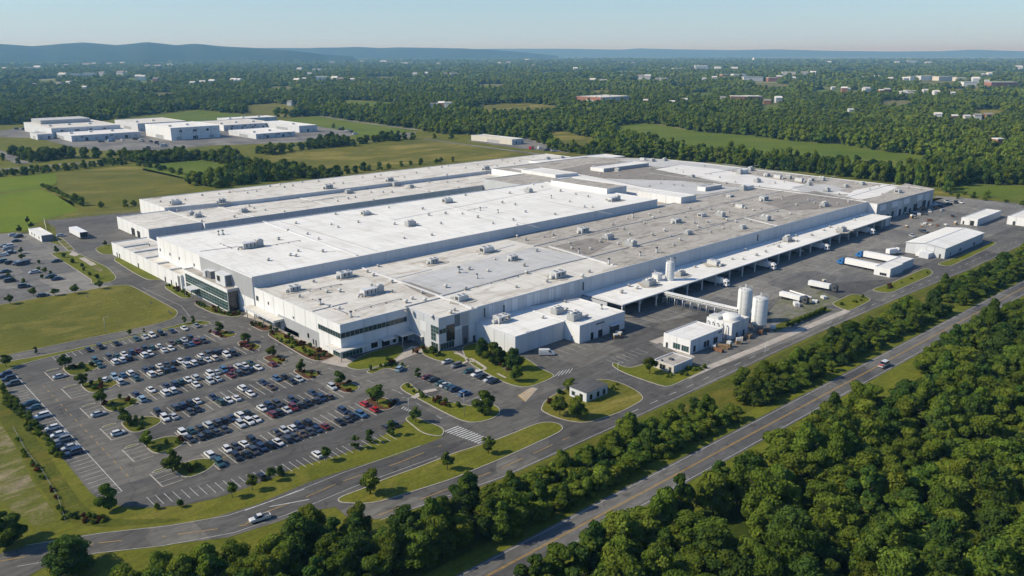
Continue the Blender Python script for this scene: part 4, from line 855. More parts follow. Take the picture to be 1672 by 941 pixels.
for i, (bx, by, wpx, hpx) in enumerate(TOWN):
    x, y = P(bx, by, house_z(by)); d = math.hypot(x, y); wd = wpx*d/1360.; h = house_z(by)+min(hpx*d/1360., 12.)+1.; wd = max(wd, h*1.25); dep = min(wd, 40)
    big = wpx > 11
    T = thing('distant_building' if big else 'distant_house', ('long pale flat building far off among the woods' if big else 'tiny pale house far off among the woods'), 'building' if big else 'house', (x, y, 0), YAW-math.pi/2+random.uniform(-.25, .25), 'far-off long buildings among the woods' if big else 'far-off houses among the woods')
    wm = random.choice(['panel_white', 'panel_pale', 'panel_mid', 'panel_cream', 'brick_red']) if not 1205 <= bx <= 1262 else random.choice(['panel_cream', 'brick_red', 'panel_white'])
    m = MB(); m.box(-wd/2, wd/2, 0, dep, 0, h, wm); m.build('wall', T)
    m = MB()
    if big: m.box(-wd/2-.5, wd/2+.5, -.5, dep+.5, h+.01, h+1.2, random.choice(['roof_white', 'roof_light', 'roof_grey']))
    else:
        rm = random.choice(['roof_white', 'roof_grey', 'roof_light', 'roof_dirty']); a = wd/2+.6
        m.faces([(-a, -.6, h), (a, -.6, h), (a, dep+.6, h), (-a, dep+.6, h), (-a, dep/2, h+dep*.25), (a, dep/2, h+dep*.25)], [(0, 1, 5, 4), (2, 3, 4, 5), (1, 2, 5), (3, 0, 4)], rm)
    m.build('roof', T)
# ------------------------------------------------------------------ hills
def ridge(pts, D, spread, bury, seed, amp):
    rr = np.random.default_rng(seed); pxs = np.arange(pts[0][0], pts[-1][0]+1, 9.); top = np.interp(pxs, [p[0] for p in pts], [p[1] for p in pts])
    nk = 27; V = []; F = []
    ph = rr.uniform(0, 6.28, 8)
    for i, (px, ty) in enumerate(zip(pxs, top)):
        a = (px-836)/math.hypot(FL, 470.5-HOR); dx, dy = FW[0]+a*RT[0], FW[1]+a*RT[1]; l = math.hypot(dx, dy)
        dep = D; hgt = CH+dep*(HOR-ty)/math.hypot(FL, 470.5-HOR)
        for k in range(nk):
            t = (k/(nk-1)-.5)*2; s = t*spread
            w = math.exp(-(t*1.75)**2)-math.exp(-1.75**2)
            gul = sum(math.sin(px*.045*(q+1)*.6+ph[q]+t*2.2*(1 if q % 2 else -1))*amp/(q+1.5) for q in range(5))
            z = (hgt+bury)*w/(1-math.exp(-1.75**2))-bury+gul*(1-abs(t))*min(1, abs(t)*3)
            V.append(((dep+s)*dx, (dep+s)*dy, z))
    n = len(pxs)
    for i in range(n-1):
        for k in range(nk-1): F.append((i*nk+k, (i+1)*nk+k, (i+1)*nk+k+1, i*nk+k+1))
    m = MB(); m.faces(V, F, 'hill', True); return struct(m.build('hills'))
m, nt, b = nodes('hill'); v = coords(nt)
c = ramp(nt, noise(nt, v, .004, 7, .7), [(.3, (.02, .034, .013)), (.7, (.05, .065, .022))]); nt.links.new(c, b.inputs['Base Color']); b.inputs['Roughness'].default_value = 1; b.inputs['Specular IOR Level'].default_value = 0
bump(nt, b, noise(nt, v, .02, 5, .7), 1., 14.)
ridge([(-260, 77), (-100, 75), (-40, 71.5), (0, 72.7), (50, 76.4), (100, 72.7), (138, 70), (193, 74.4), (241, 70), (286, 74.7), (319, 72), (364, 76.4), (420, 79.), (470, 83), (520, 88), (580, 93)], 10500, 3600, 40, 3, 34)
ridge([(300, 92), (360, 82), (420, 78.9), (513, 79), (556, 78), (583, 77), (621, 79), (651, 77.8), (727, 79), (800, 81.5), (860, 86), (920, 92)], 14500, 3200, 60, 5, 30)
ridge([(560, 90), (660, 83), (760, 80.6), (815, 80), (925, 80), (1013, 81.5), (1044, 79.4), (1101, 81), (1200, 82.2), (1265, 81), (1341, 83), (1454, 84.4), (1539, 83.8), (1587, 81.5), (1672, 84.), (1800, 82), (1950, 84)], 23000, 4200, 80, 8, 30)
# ------------------------------------------------------------------ rooftop plant
def unit_mesh(kind, seed):
    r = random.Random(seed); out = []
    if kind == 'unit':
        lx, ly, h = 5.4, 3.4, 2.5
        m = MB(); m.box(-lx/2-.2, lx/2+.2, -ly/2-.2, ly/2+.2, 0, .45, 'kerb', False); out.append(('curb', m))
        m = MB(); m.box(-lx/2, lx/2, -ly/2, ly/2, .46, h, 'unit_metal'); m.box(-lx/2-.1, lx/2+.1, -ly/2-.1, ly/2+.1, h, h+.12, 'coping'); out.append(('casing', m))
        m = MB()
        for k in range(5): m.box(-lx/2+.4+k*.95, -lx/2+1.1+k*.95, -ly/2-.06, -ly/2+.02, .8, h-.3, 'unit_dark' if k % 2 else 'unit_grey')
        m.box(-lx/2-.06, -lx/2+.02, -1.1, 1.1, .8, h-.4, 'unit_grey'); m.box(lx/2-.02, lx/2+.06, -1.2, 1.2, .7, h-.3, 'unit_dark'); out.append(('grille', m))
        m = MB()
        for x in (-1.5, 1.3): m.lathe(x, 0, [(.85, h+.1), (.85, h+.45), (.7, h+.47), (.68, h+.2)], 'unit_grey', 14)
        out.append(('fan', m))
        m = MB(); m.box(-lx/2-1.5, -lx/2-.05, -.6, .6, .3, 1.5, 'unit_metal'); out.append(('duct', m))
    elif kind == 'big':
        m = MB(); m.box(-6, 6, -2.2, 2.2, 0, .4, 'kerb', False); out.append(('curb', m))
        m = MB(); m.box(-5.4, 1.5, -1.8, 1.8, .41, 3., 'unit_metal'); m.box(2., 5.4, -1.6, 1.6, .41, 3.6, 'unit_grey'); m.box(-5.5, 1.6, -1.9, 1.9, 3., 3.15, 'coping'); out.append(('casing', m))
        m = MB()
        for k in range(6): m.box(-5+k*1.05, -4.3+k*1.05, -1.88, -1.79, .8, 2.6, 'unit_dark' if k % 2 else 'unit_grey')
        out.append(('grille', m))
        m = MB(); m.tube((1.4, .6, 1.6), (2.2, .6, 1.6), .5, 'galv', 10); m.tube((-5.4, -.4, 1.2), (-7.6, -.4, 1.2), .45, 'galv', 10); m.tube((-7.6, -.4, 1.2), (-7.6, -.4, .1), .45, 'galv', 10); out.append(('duct', m))
        m = MB(); m.lathe(3.7, 0, [(1.1, 3.6), (1.1, 4.1), (.9, 4.15)], 'unit_metal', 14); out.append(('fan', m))
    elif kind == 'stack':
        m = MB(); m.box(-.9, .9, -.9, .9, 0, .5, 'kerb', False); out.append(('curb', m))
        m = MB(); m.lathe(0, 0, [(.6, .5), (.55, 2.9)], 'unit_metal', 12); m.lathe(0, 0, [(.85, 2.9), (.9, 3.3), (.4, 3.7)], 'unit_dark', 12); out.append(('flue', m))
    elif kind == 'cool':
        m = MB(); m.box(-2.3, 2.3, -1.7, 1.7, .5, 2.4, 'unit_grey'); m.box(-2.4, 2.4, -1.8, 1.8, .25, .5, 'galv'); out.append(('casing', m))
        m = MB(); m.lathe(-1.1, 0, [(.85, 2.4), (.95, 3.2), (.8, 3.2), (.75, 2.5)], 'unit_metal', 14); m.lathe(1.1, 0, [(.85, 2.4), (.95, 3.2), (.8, 3.2), (.75, 2.5)], 'unit_metal', 14); out.append(('fan', m))
        m = MB(); m.tube((2.3, .8, .8), (4.2, .8, .8), .2, 'galv', 6); m.tube((2.3, -.8, .8), (3.6, -.8, .8), .2, 'galv', 6); m.tube((3.6, -.8, .8), (3.6, -2.4, .8), .2, 'galv', 6); out.append(('pipe', m))
    else:
        m = MB(); m.box(-.7, .7, -.7, .7, 0, .35, 'kerb', False); out.append(('curb', m))
        m = MB(); m.lathe(0, 0, [(.35, .3), (.35, .8), (.95, .95), (.9, 1.25), (.3, 1.55)], 'unit_grey' if seed % 2 else 'unit_metal', 10); out.append(('cowl', m))
    return [(n, mb_.mesh(n)) for n, mb_ in out]
UM = {k: unit_mesh(k, s) for s, k in enumerate(('unit', 'big', 'stack', 'cool', 'vent'))}; UM['vent2'] = unit_mesh('vent', 1)
ROOFS = {   # deck height, words, list of (kind, px, py)
 'A': (zA, 'pale grey front hall roof', 'u480,475 u563,453 b608,480 u707,430 u753,491 s523,498 s573,518 v554,505 s749,446 s779,455 w689,480 v673,489 w600,445 w640,462 v534,478 w512,461 w664,508 v706,519 w742,508 w830,520 v736,512 w618,436 v797,444 w766,441 u794,412 u837,425 u911,453 w843,470 v951,453 w962,445 w893,461 v808,425 w876,411 v728,470 w760,474'),
 'T': (zA, 'tan right half of the front roof', 'u952,380 c993,391 u1104,364 u1146,354 u1208,340 c1176,354 u1247,328 s1277,326 c1249,360 c1212,374 w858,393 w888,388 w903,385 v1024,358 s1033,356 v1076,347 v964,408 s945,414 w1019,399 c1030,402 s1045,418 s1072,413 s994,432 w1340,339 v1290,351 w1370,324 c1123,383 w1100,402 v1052,365 w1126,342 v1140,372 w1160,381 v1180,374 w1225,363 w1268,347 v1300,336 w1330,333 w1065,385 v1085,378 w1095,387 v1110,393 w1018,376 w1000,368 v1060,352 w1190,347 v1230,345 w1320,328 c1345,337 w1368,334 v1385,331 w1155,364 w1118,356 v1009,400 w1160,343 w930,399'),
 'B': (hB-.45, 'bright white middle roof', 'b412,404 s357,384 s364,383 v438,426 v474,418 v483,419 w487,411 v502,383 w527,412 u597,351 c670,369 v644,367 u730,331 s784,344 s813,348 c863,314 v832,316 s900,324 b1003,328 v954,339 v967,339 w838,360 w705,385 w610,328 w400,398 w548,351 w635,340 w690,342 w760,320 w858,347 w906,351 v930,330 w940,318 w960,322 w885,306 w755,350 w780,356 w805,366 w470,377 w552,372 w585,364 v520,391 w455,392 w660,390 w720,366 w820,332 w915,313 w700,352'),
 'C': (7.05, 'lower grey rear roof', 'c398,347 c323,355 c312,351 c569,316 c646,304 c671,307 w433,344 w450,327 w528,315 w600,309 w700,298 v743,290 v754,288 w760,283 w297,342 w284,337 v290,345 w640,315 w580,323 w415,341'),
 'D': (9.45, 'rearmost roof along the meadow', 'u286,334 u362,331 u536,308 u636,296 u793,277 c894,262 c917,260 w419,313 v404,316 w441,305 w520,297 w612,290 w680,283 w730,287 v760,275 w840,268 w820,262 v660,290 w560,300 w478,304 w330,320 w262,330 w700,275 w780,270 w870,257 v900,268'),
 'R': (11.95, 'patchy far right roof', 'b1212,284 u1252,288 u1270,292 c1287,292 u1305,297 u1324,296 c1341,295 c1350,313 c1407,302 u1466,315 c970,276 c990,274 u1050,262 c1065,264 c1085,263 c1008,280 v1115,282 u1192,324 b1218,312 w928,287 w1010,288 v1042,268 c1130,290 w1095,285 w1160,285 v1185,300 c1380,306 w1420,310 w1435,305 w1483,308 w1503,311 v1398,300 w1150,272 c1225,279 w1175,291 c1320,303 c1236,298 w1060,305 v1078,300 w1100,303 w1370,318 w1440,318 w1265,300 v1280,298 w1240,306 w1010,265'),
 'N': (7.05, 'white annex roof', 'u819,525 c910,512 c938,522 s982,505 v886,520 w958,519 w923,494 w925,508'),
 'K': (6.3, 'white dock canopy roof', 'u1165,433 c1285,394 w1300,386 c1111,450 v1213,424 v1195,424 w1250,412 c1374,378 w1355,372 w1405,354 v1395,360 w1325,385 w1271,404 w1015,479 v1040,472 c1060,466 w1235,418 v1345,377 w1135,437'),
}
KN = {'u': ('unit', 'rooftop_unit', 'air handler', 'boxy air handler'), 'b': ('big', 'rooftop_plant', 'air plant', 'long ducted air plant'), 's': ('stack', 'roof_flue', 'flue', 'capped flue pipe'), 'c': ('cool', 'roof_cooler', 'cooler', 'twin-fan cooler'), 'v': ('vent', 'roof_vent', 'vent', 'pale roof vent'), 'w': ('vent2', 'roof_vent', 'vent', 'small grey roof vent')}
RR = random.Random(77)
QUAD = {'A': (149, 198, 254, 320), 'T': (200, 546, 236, 320), 'B': (150, 420, 323, 427), 'C': (203, 470, 498, 540), 'D': (205, 600, 556, 598), 'R': (433, 636, 325, 465), 'K': (266, 540, 218, 232)}
for key, (z, words, s) in ROOFS.items():
    items = [(t[0],)+tuple(float(q) for q in t[1:].split(',')) for t in s.split()]
    if key in QUAD:
        x0, x1, y0, y1 = QUAD[key]; q = []
        for _ in range(40):
            x, y = RR.uniform(x0, x1), RR.uniform(y0, y1); px, py = Q(x, y, z)
            if all(abs(px-b)+1.8*abs(py-c) > 14 for a, b, c in items+q): q.append(('w' if RR.random() < .6 else 'v', px, py))
        for t in 'vw':
            have = sum(a == t for a, b, c in items); items += [i for i in q if i[0] == t][:max(0, min({'K': 2, 'A': 4, 'B': 4}.get(key, 7), 29-have))]
        big = [i for i in items if i[0] in 'ubc']; RR.shuffle(big)
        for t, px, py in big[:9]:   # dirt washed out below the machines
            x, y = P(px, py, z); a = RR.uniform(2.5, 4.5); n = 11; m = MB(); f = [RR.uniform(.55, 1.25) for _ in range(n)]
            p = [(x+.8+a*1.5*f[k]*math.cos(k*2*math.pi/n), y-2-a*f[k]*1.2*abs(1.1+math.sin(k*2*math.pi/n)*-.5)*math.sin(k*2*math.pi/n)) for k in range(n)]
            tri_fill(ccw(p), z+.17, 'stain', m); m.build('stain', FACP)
        for k in range(3 if key != 'K' else 1):
            x, y = RR.uniform(x0+8, x1-30), RR.uniform(y0+6, y1-6); Lx = RR.uniform(10, 26); al = RR.random() < .6; m = MB(); e = (Lx, 0) if al else (0, min(Lx, y1-y-2))
            T = thing('roof_pipe', f'thin pipe run on low supports, {ORD[k]} on the {words}', 'pipe', (x, y, z), 0, 'pipe runs on the '+words)
            m.tube((0, 0, .5), (*e, .5), .14, 'galv', 6); m.build('pipe', T)
            for g_ in range(4): m = MB(); m.box(e[0]*g_/3-.2, e[0]*g_/3+.2, e[1]*g_/3-.2, e[1]*g_/3+.2, 0, .38, 'wood'); m.build('support', T)
    by = {}
    for t, px, py in items: by.setdefault(t, []).append((px, py))
    for t, lst in by.items():
        lst.sort(); kk, nm, cat, w = KN[t]
        for i, (px, py) in enumerate(lst):
            x, y = P(px, py, z)
            lab = f'{w} on the {words}' + (f', {ORD[i]} from left' if len(lst) > 1 else '')
            T = thing(nm, lab, cat, (x, y, z), random.choice([0, 0, math.pi/2, math.pi]), w+'s on the '+words)
            f = random.uniform(.85, 1.2)
            if t in 'vw': f *= .85
            if t == 's': f *= .72
            T.scale = (f, f, f*random.uniform(.9, 1.1))
            for n_, me in UM[kk]: link(me, n_, T)
# ------------------------------------------------------------------ vehicles
def loft(mb, secs, mat):
    """secs: (x, half width, z bottom, z top) -> closed rounded hull"""
    rings = []
    for x, w, zb, zt in secs:
        zm = zb+(zt-zb)*.6
        rings.append([(x, -w*.93, zb), (x, w*.93, zb), (x, w, zb+.12), (x, w, zm), (x, w*.9, zt), (x, -w*.9, zt), (x, -w, zm), (x, -w, zb+.12)])
    n = 8; pts = [p for r in rings for p in r]; fs = []
    for k in range(len(rings)-1):
        for i in range(n): j = (i+1) % n; fs.append((k*n+i, k*n+j, (k+1)*n+j, (k+1)*n+i))
    fs += [tuple(range(n))[::-1], tuple(range((len(rings)-1)*n, len(rings)*n))]
    mb.faces(pts, [f[::-1] for f in fs], mat)
CARS = {
 'sedan': dict(b=[(-2.35, .78, .35, .82), (-2.2, .88, .25, .98), (-1.2, .93, .22, 1.02), (0, .94, .22, .98), (1.1, .93, .22, .95), (2.05, .87, .24, .82), (2.35, .72, .34, .66)], g=((-1.75, 1.25), (-1.1, .45), .97, 1.46), wb=1.4),
 'hatchback': dict(b=[(-2.05, .8, .32, .95), (-1.95, .88, .25, 1.02), (0, .93, .22, 1.0), (1.0, .92, .22, .97), (1.8, .87, .24, .85), (2.08, .74, .34, .68)], g=((-1.95, 1.15), (-1.55, .35), .99, 1.52), wb=1.28),
 'suv': dict(b=[(-2.4, .84, .42, 1.05), (-2.3, .94, .32, 1.14), (0, .98, .3, 1.14), (1.2, .97, .3, 1.1), (2.15, .92, .32, 1.0), (2.4, .8, .42, .82)], g=((-2.25, 1.2), (-1.95, .5), 1.12, 1.78), wb=1.42),
 'pickup': dict(b=[(-2.85, .92, .5, 1.05), (-2.75, .98, .42, 1.1), (-.9, 1., .4, 1.1), (.9, 1., .4, 1.15), (2.4, .96, .42, 1.1), (2.8, .86, .5, .92)], g=((-.7, 1.35), (-.5, .6), 1.12, 1.85), wb=1.75),
 'van': dict(b=[(-2.9, .95, .4, 2.0), (-2.85, 1., .32, 2.25), (.9, 1., .32, 2.25), (1.7, .99, .32, 1.6), (2.6, .95, .34, 1.1), (2.85, .85, .42, .85)], g=((.2, 2.05), (.2, .95), 1.25, 2.2), wb=1.7),
}
CM = {}
def car_meshes(kind, col):
    k = (kind, col)
    if k in CM: return CM[k]
    d = CARS[kind]; pm = 'paint_'+col; m = MB(); loft(m, d['b'], pm)
    (g0, g1), (r0, r1), zb, zt = d['g']; wg = .84 if kind != 'van' else 1.0; wr = .66 if kind not in ('van', 'suv') else .78
    if kind != 'van': m.box(r0-.05, r1+.05, -wr, wr, zt-.06, zt+.02, pm)
    if kind == 'pickup': m.box(-2.7, -.8, -.82, .82, 1.05, 1.13, 'unit_dark'); [m.box(-2.8, -.75, s*.9-.06, s*.9+.06, 1.0, 1.35, pm) for s in (-1, 1)]; m.box(-2.86, -2.76, -.9, .9, 1., 1.35, pm)
    gm = MB(); p = [(g0, -wg, zb), (g1, -wg, zb), (g1, wg, zb), (g0, wg, zb), (r0, -wr, zt-.05), (r1, -wr, zt-.05), (r1, wr, zt-.05), (r0, wr, zt-.05)]
    if kind == 'van': p = [(1.0, -1.02, 1.3), (1.75, -1.0, 1.3), (1.75, 1.0, 1.3), (1.0, 1.02, 1.3), (.3, -1.015, 2.1), (.95, -.9, 2.2), (.95, .9, 2.2), (.3, 1.015, 2.1)]
    gm.faces(p, [(0, 1, 5, 4), (1, 2, 6, 5), (2, 3, 7, 6), (3, 0, 4, 7), (4, 5, 6, 7)], 'glass_dark')
    wm = MB()
    if 'w' not in CM:
        t = MB(); n = 12
        ring = [(.34*math.cos(a*2*math.pi/n), .34*math.sin(a*2*math.pi/n)) for a in range(n)]
        t.faces([(x, -.11, z) for x, z in ring]+[(x, .11, z) for x, z in ring], [(i, (i+1) % n, n+(i+1) % n, n+i) for i in range(n)]+[tuple(range(n))[::-1], tuple(range(n, 2*n))], 'tyre')
        r2 = [(.2*math.cos(a*2*math.pi/n), .2*math.sin(a*2*math.pi/n)) for a in range(n)]
        for s in (-.115, .115): t.face([(x, s, z) for x, z in (r2 if s < 0 else r2[::-1])], 'rim')
        CM['w'] = t.mesh('wheel')
    CM[k] = (m.mesh('body'), gm.mesh('windows'), d['wb']); return CM[k]
def car(kind, col, x, y, yaw, label, group=None, detail=False, z=.06, s=.95, name=None):
    bm_, gm_, wb = car_meshes(kind, col)
    T = thing(name or ('parked_car' if kind not in ('pickup', 'van') else kind), label, {'pickup': 'pickup', 'van': 'van'}.get(kind, 'car'), (x, y, z), yaw, group); T.scale = (s, s, s)
    link(bm_, 'body', T); link(gm_, 'windows', T)
    for a in (-1, 1):
        for b in (-1, 1): link(CM['w'], 'wheel', T, (a*wb, b*.82, .34))
    if detail:
        xs = CARS[kind]['b']
        for b in (-1, 1):
            m = MB(); m.box(xs[-1][0]-.12, xs[-1][0]-.02, b*.6-.17, b*.6+.17, .68, .8, 'lamp_clear'); m.build('headlight', T)
            m = MB(); m.box(xs[0][0]-.02, xs[0][0]+.1, b*.68-.1, b*.68+.1, .75, 1., 'lamp_red'); m.build('tail_light', T)
    return T
CODE = {'w': 'white', 's': 'silver', 'g': 'grey', 'k': 'black', 'd': 'dark grey', 'n': 'navy', 'b': 'blue', 'p': 'pale blue', 't': 'teal', 'r': 'red', 'm': 'maroon', 'o': 'brown', 'c': 'cream', 'e': 'green'}
Z1 = 1672/210.
LOT = {  # parking line -> y, cars as colour + photo x of the car
 'A1': (311.1, 't158 d177 t189 w201 n212 m223 k240.5 t249 w264 o275 e287 s300 k311 m356'),
 'A0': (305.2, 't167 w188 w196.5 k211.6 w238 w248.6 w273 w283 d297 b311 m326 d331'),
 'B1': (289.4, 'p186.5 b201.5 w215 n235.5 k252 w263 d275.6 k288 w298.5 n308 w326 d333 k343 d363 m398 '),
 'B0': (283.8, 's195 t218 w247 c260.5 k273 n284.5 s299.5 w312 d327 s340 c353 w366 k378'),
 'C1': (269.6, 'n219.5 w249 n268.5 n278 t293 w307 s318 w341 s351 b364 m374 s379 w390 e403'),
 'C0': (263.7, 'p231 w265 w285.5 w317 s339.5 s354 m373 d381.5 d395 n410 w422 m443'),
 'D1': (249.7, 'k261.5 d278 n286.5 k295.5 w309 n352 w391.5 n434 b449 k459'),
 'D0': (243.7, 'w271.5 s287 d307 k322 e361 w372 w389 w410.5 o444 k473 s490'),
 'E1': (230., 'w295.5 t312 d324 s342 d357 k366 n376 w391 k405 w428 n439 d453 n477 n512 s549'),
 'E0': (223.9, 'd311 d328 k342 d358 d372 s391 w402 w414.5 m438 k453 s469.5 m479.5 k492 k506 k516 n512 o530'),
 'F1': (210.9, 'w348 w366 d381.5 w396.5 k414 d445.5 s458 w474 n486 k502 n561 r601'),
 'F0': (204.7, 't361.5 k381.5 k394 d408 n423 k432 w442 d457 d469.5 o481 d493 n507 m518 k549 d562 k577 b587 r615'),
}
ROWN = {'A': 'first', 'B': 'second', 'C': 'third', 'D': 'fourth', 'E': 'fifth', 'F': 'sixth'}
R3 = random.Random(11)
for key, (y, s) in LOT.items():
    used = set(); cars = []
    for t in s.split():
        x = x_at(float(t[1:]), y, .8); k = round((x-RX0)/PITCH-.5); k = min(20, max(0, k))
        while k in used: k += 1
        used.add(k); cars.append((k, CODE[t[0]]))
    cars.sort()
    for i, (k, col) in enumerate(cars):
        kind = R3.choice(['sedan', 'sedan', 'hatchback', 'suv', 'suv']); 
        far = 'far' if key[1] == '1' else 'near'
        car(kind, col, RX0+PITCH*(k+.5)+R3.uniform(-.15, .15), y+R3.uniform(-.35, .35), math.pi/2*R3.choice([1, -1])+R3.uniform(-.06, .06),
            f'{col} {kind}, {ORD[i]} from left on {far} side of {ROWN[key[0]]} double row', 'cars in the double rows of the main car park')
for i, (t, px, py) in enumerate([('k', 154, 579), ('k', 172.7, 574), ('k', 197.8, 567), ('t', 222.6, 554), ('s', 236.4, 550), ('w', 247, 547), ('k', 261.5, 544), ('n', 279, 540), ('w', 300.5, 536), ('g', 320, 531)]):
    x, y = P(px, py, .6); y = 325.6
    car(R3.choice(['sedan', 'suv']), CODE[t], x, y, -math.pi/2, f'{CODE[t]} car, {ORD[i]} from left in the single row along the top verge', 'cars along the top verge of the main car park')
for i, (t, px, py) in enumerate([('n', 12.5, 611), ('k', 15, 618.5), ('d', 24, 626), ('t', 45, 659), ('t', 56, 666), ('w', 66, 680), ('w', 81, 700), ('w', 93, 710), ('g', 100, 719), ('s', 108, 732), ('n', 113, 741)]):
    x, y = P(px, py, .6)
    car(R3.choice(['sedan', 'suv', 'hatchback']), CODE[t], 52.4, y, math.pi, f'{CODE[t]} car, {ORD[i]} from the top in the column along the left kerb', 'cars along the left kerb of the main car park')
for t, px, py, yaw, lab in [('s', 98, 614.5, 0, 'silver sedan in the bay beside the uppermost left island'), ('s', 161, 676, 0, 'silver long sedan in the bay beside the third left island'), ('w', 193, 707, 0, 'white car in the bay beside the fourth left island'),
   ('w', 172.5, 620, .9, 'white hatchback parked askew left of the second double row'), ('k', 98, 729, 0, 'black car half under the tree at lower left kerb'),
   ('w', 518, 742, math.pi/2, 'lone white sedan beside a round tree in the bottom bays'), ('k', 426, 778, math.pi/2, 'black car between round shrubs in the bottom bays'), ('d', 629, 698, math.pi/2, 'dark grey car behind the conical tree at bottom right of the car park'), ('n', 643, 693, math.pi/2, 'navy car right of the conical tree at bottom right of the car park')]:
    x, y = P(px, py, .6); car('sedan' if 'sedan' in lab else 'hatchback', CODE[t], x, y, yaw, lab)
for i, (t, px, py) in enumerate([('s', 731, 590), ('g', 746, 596.5), ('t', 764, 606), ('w', 779, 611), ('k', 786, 615.5), ('s', 797, 620), ('k', 803, 623.5)]):
    x, y = P(px, py, .6); car(R3.choice(['sedan', 'suv']), CODE[t], 174.6, y, math.pi, f'{CODE[t]} car, {ORD[i]} from the top of the upper line in the small forecourt', 'cars in the upper line of the forecourt')
for i, (t, px, py) in enumerate([('m', 690, 618), ('k', 698, 623), ('t', 707, 630), ('s', 713, 633.5), ('t', 722, 637), ('n', 729, 640.5), ('b', 746, 647), ('w', 771, 662)]):
    x, y = P(px, py, .6); car(R3.choice(['sedan', 'suv']), CODE[t], 160.4, y, 0, f'{CODE[t]} car, {ORD[i]} from the top of the lower line in the small forecourt', 'cars in the lower line of the forecourt')
x, y = P(653, 602.5, .6); car('suv', 'pale blue', x, y, .5, 'pale blue car beside the small bed in front of the hall')
x, y = P(424, 846, .7); T = car('pickup', 'white', x, y, math.pi+.02+math.atan2(*(lambda a, b: (b[1]-a[1], b[0]-a[0]))(P(400, 850), P(460, 833))), 'white pickup driving on the entrance road near the trees', None, True, .06, .9)
x, y = P(1443, 596, .7); T = car('suv', 'silver', x, y, math.pi-.02, 'white and red estate car driving on the two-lane highway', None, True, .06, 1.15, 'moving_car'); m = MB(); m.box(-2.46, -2.2, -.86, .86, .4, .8, 'lamp_red'); m.box(1.5, 2.46, -.8, .8, 1.0, 1.09, 'lamp_red'); m.build('red_trim', T); m = MB(); m.box(-1.9, .45, -.74, .74, 1.81, 1.86, 'paint_white'); m.build('roof_panel', T)
x, y = P(893, 577, .8); car('van', 'white', x, y, -.75, 'white van parked in the courtyard by the annex', None, True, .08, 1.05)
R4 = random.Random(5)
back = [(100, 385, 's'), (27, 394, 'k'), (8, 402, 'd'), (13, 407, 'g'), (18, 412, 's'), (5, 417, 'w'), (17, 413.5, 'k'), (30, 429, 's'), (40, 430, 'n'), (3, 428, 't'), (17, 430, 'k'), (8, 444, 'e'), (7, 453, 'd'), (16, 459, 'k'), (56, 445, 's'), (83, 452, 'k'), (93, 456, 'n'), (39, 468, 'd'), (70, 483, 'k'), (35, 432, 'k'), (92, 427, 'k'), (22, 384, 's'), (30, 387, 'k'), (14, 403, 'w'), (28, 431, 'g')]
back.sort()
for i, (px, py, t) in enumerate(back):
    x, y = P(px, py, .5); car(R4.choice(['sedan', 'suv']), CODE[t], x, y, R4.choice([0, math.pi])+R4.uniform(-.1, .1), f'{CODE[t]} car, {ORD[i]} from left in the far left car park', 'cars in the far left car park', s=1.15)
for i, (px, py, t) in enumerate([(1476, 348, 'w'), (1497, 347, 's'), (1502, 344, 'k'), (1508, 350, 'd'), (1518, 346, 'w'), (1508, 341, 'o'), (1527, 335, 'w'), (1535, 337, 'd'), (1546, 330, 's'), (1553, 331, 'c'), (1560, 331, 'd'), (1568, 331, 'w'), (1549, 334, 'k'), (1489, 385.5, 's'), (1508, 379, 'd'), (1491, 355, 'c'), (1555, 353, 'o')]):
    x, y = P(px, py, .5); car(R4.choice(['sedan', 'suv', 'pickup']), CODE[t], x, y, R4.uniform(0, 6.28), f'{CODE[t]} vehicle, {ORD[i]} from left in the rear right yard', 'vehicles in the rear right yard', s=1.15, name='parked_vehicle')
for i, (px, py, t) in enumerate([(139, 229, 's'), (166, 232, 'd'), (182, 231, 'p'), (200, 229.5, 'w'), (222, 228, 'k'), (246, 232, 'd'), (256, 234, 'k'), (262, 237, 'n'), (268, 239, 's'), (242, 242, 'k'), (231, 231, 'g'), (566, 214, 's'), (573, 216, 'n'), (580, 219, 'w'), (556, 212, 'k'), (27, 211, 'd'), (42, 212, 'k'), (62, 211.5, 'd'), (880, 243, 'w'), (893, 246, 'n'), (868, 243, 'r'), (905, 247, 's')]):
    x, y = P(px, py, .5); car('suv' if i % 2 else 'van', CODE[t], x, y, R4.uniform(0, 6.28), f'far {CODE[t]} vehicle, {ORD[i]} among those in the distant works yards', 'vehicles in the distant works yards', s=1.6, name='distant_vehicle')
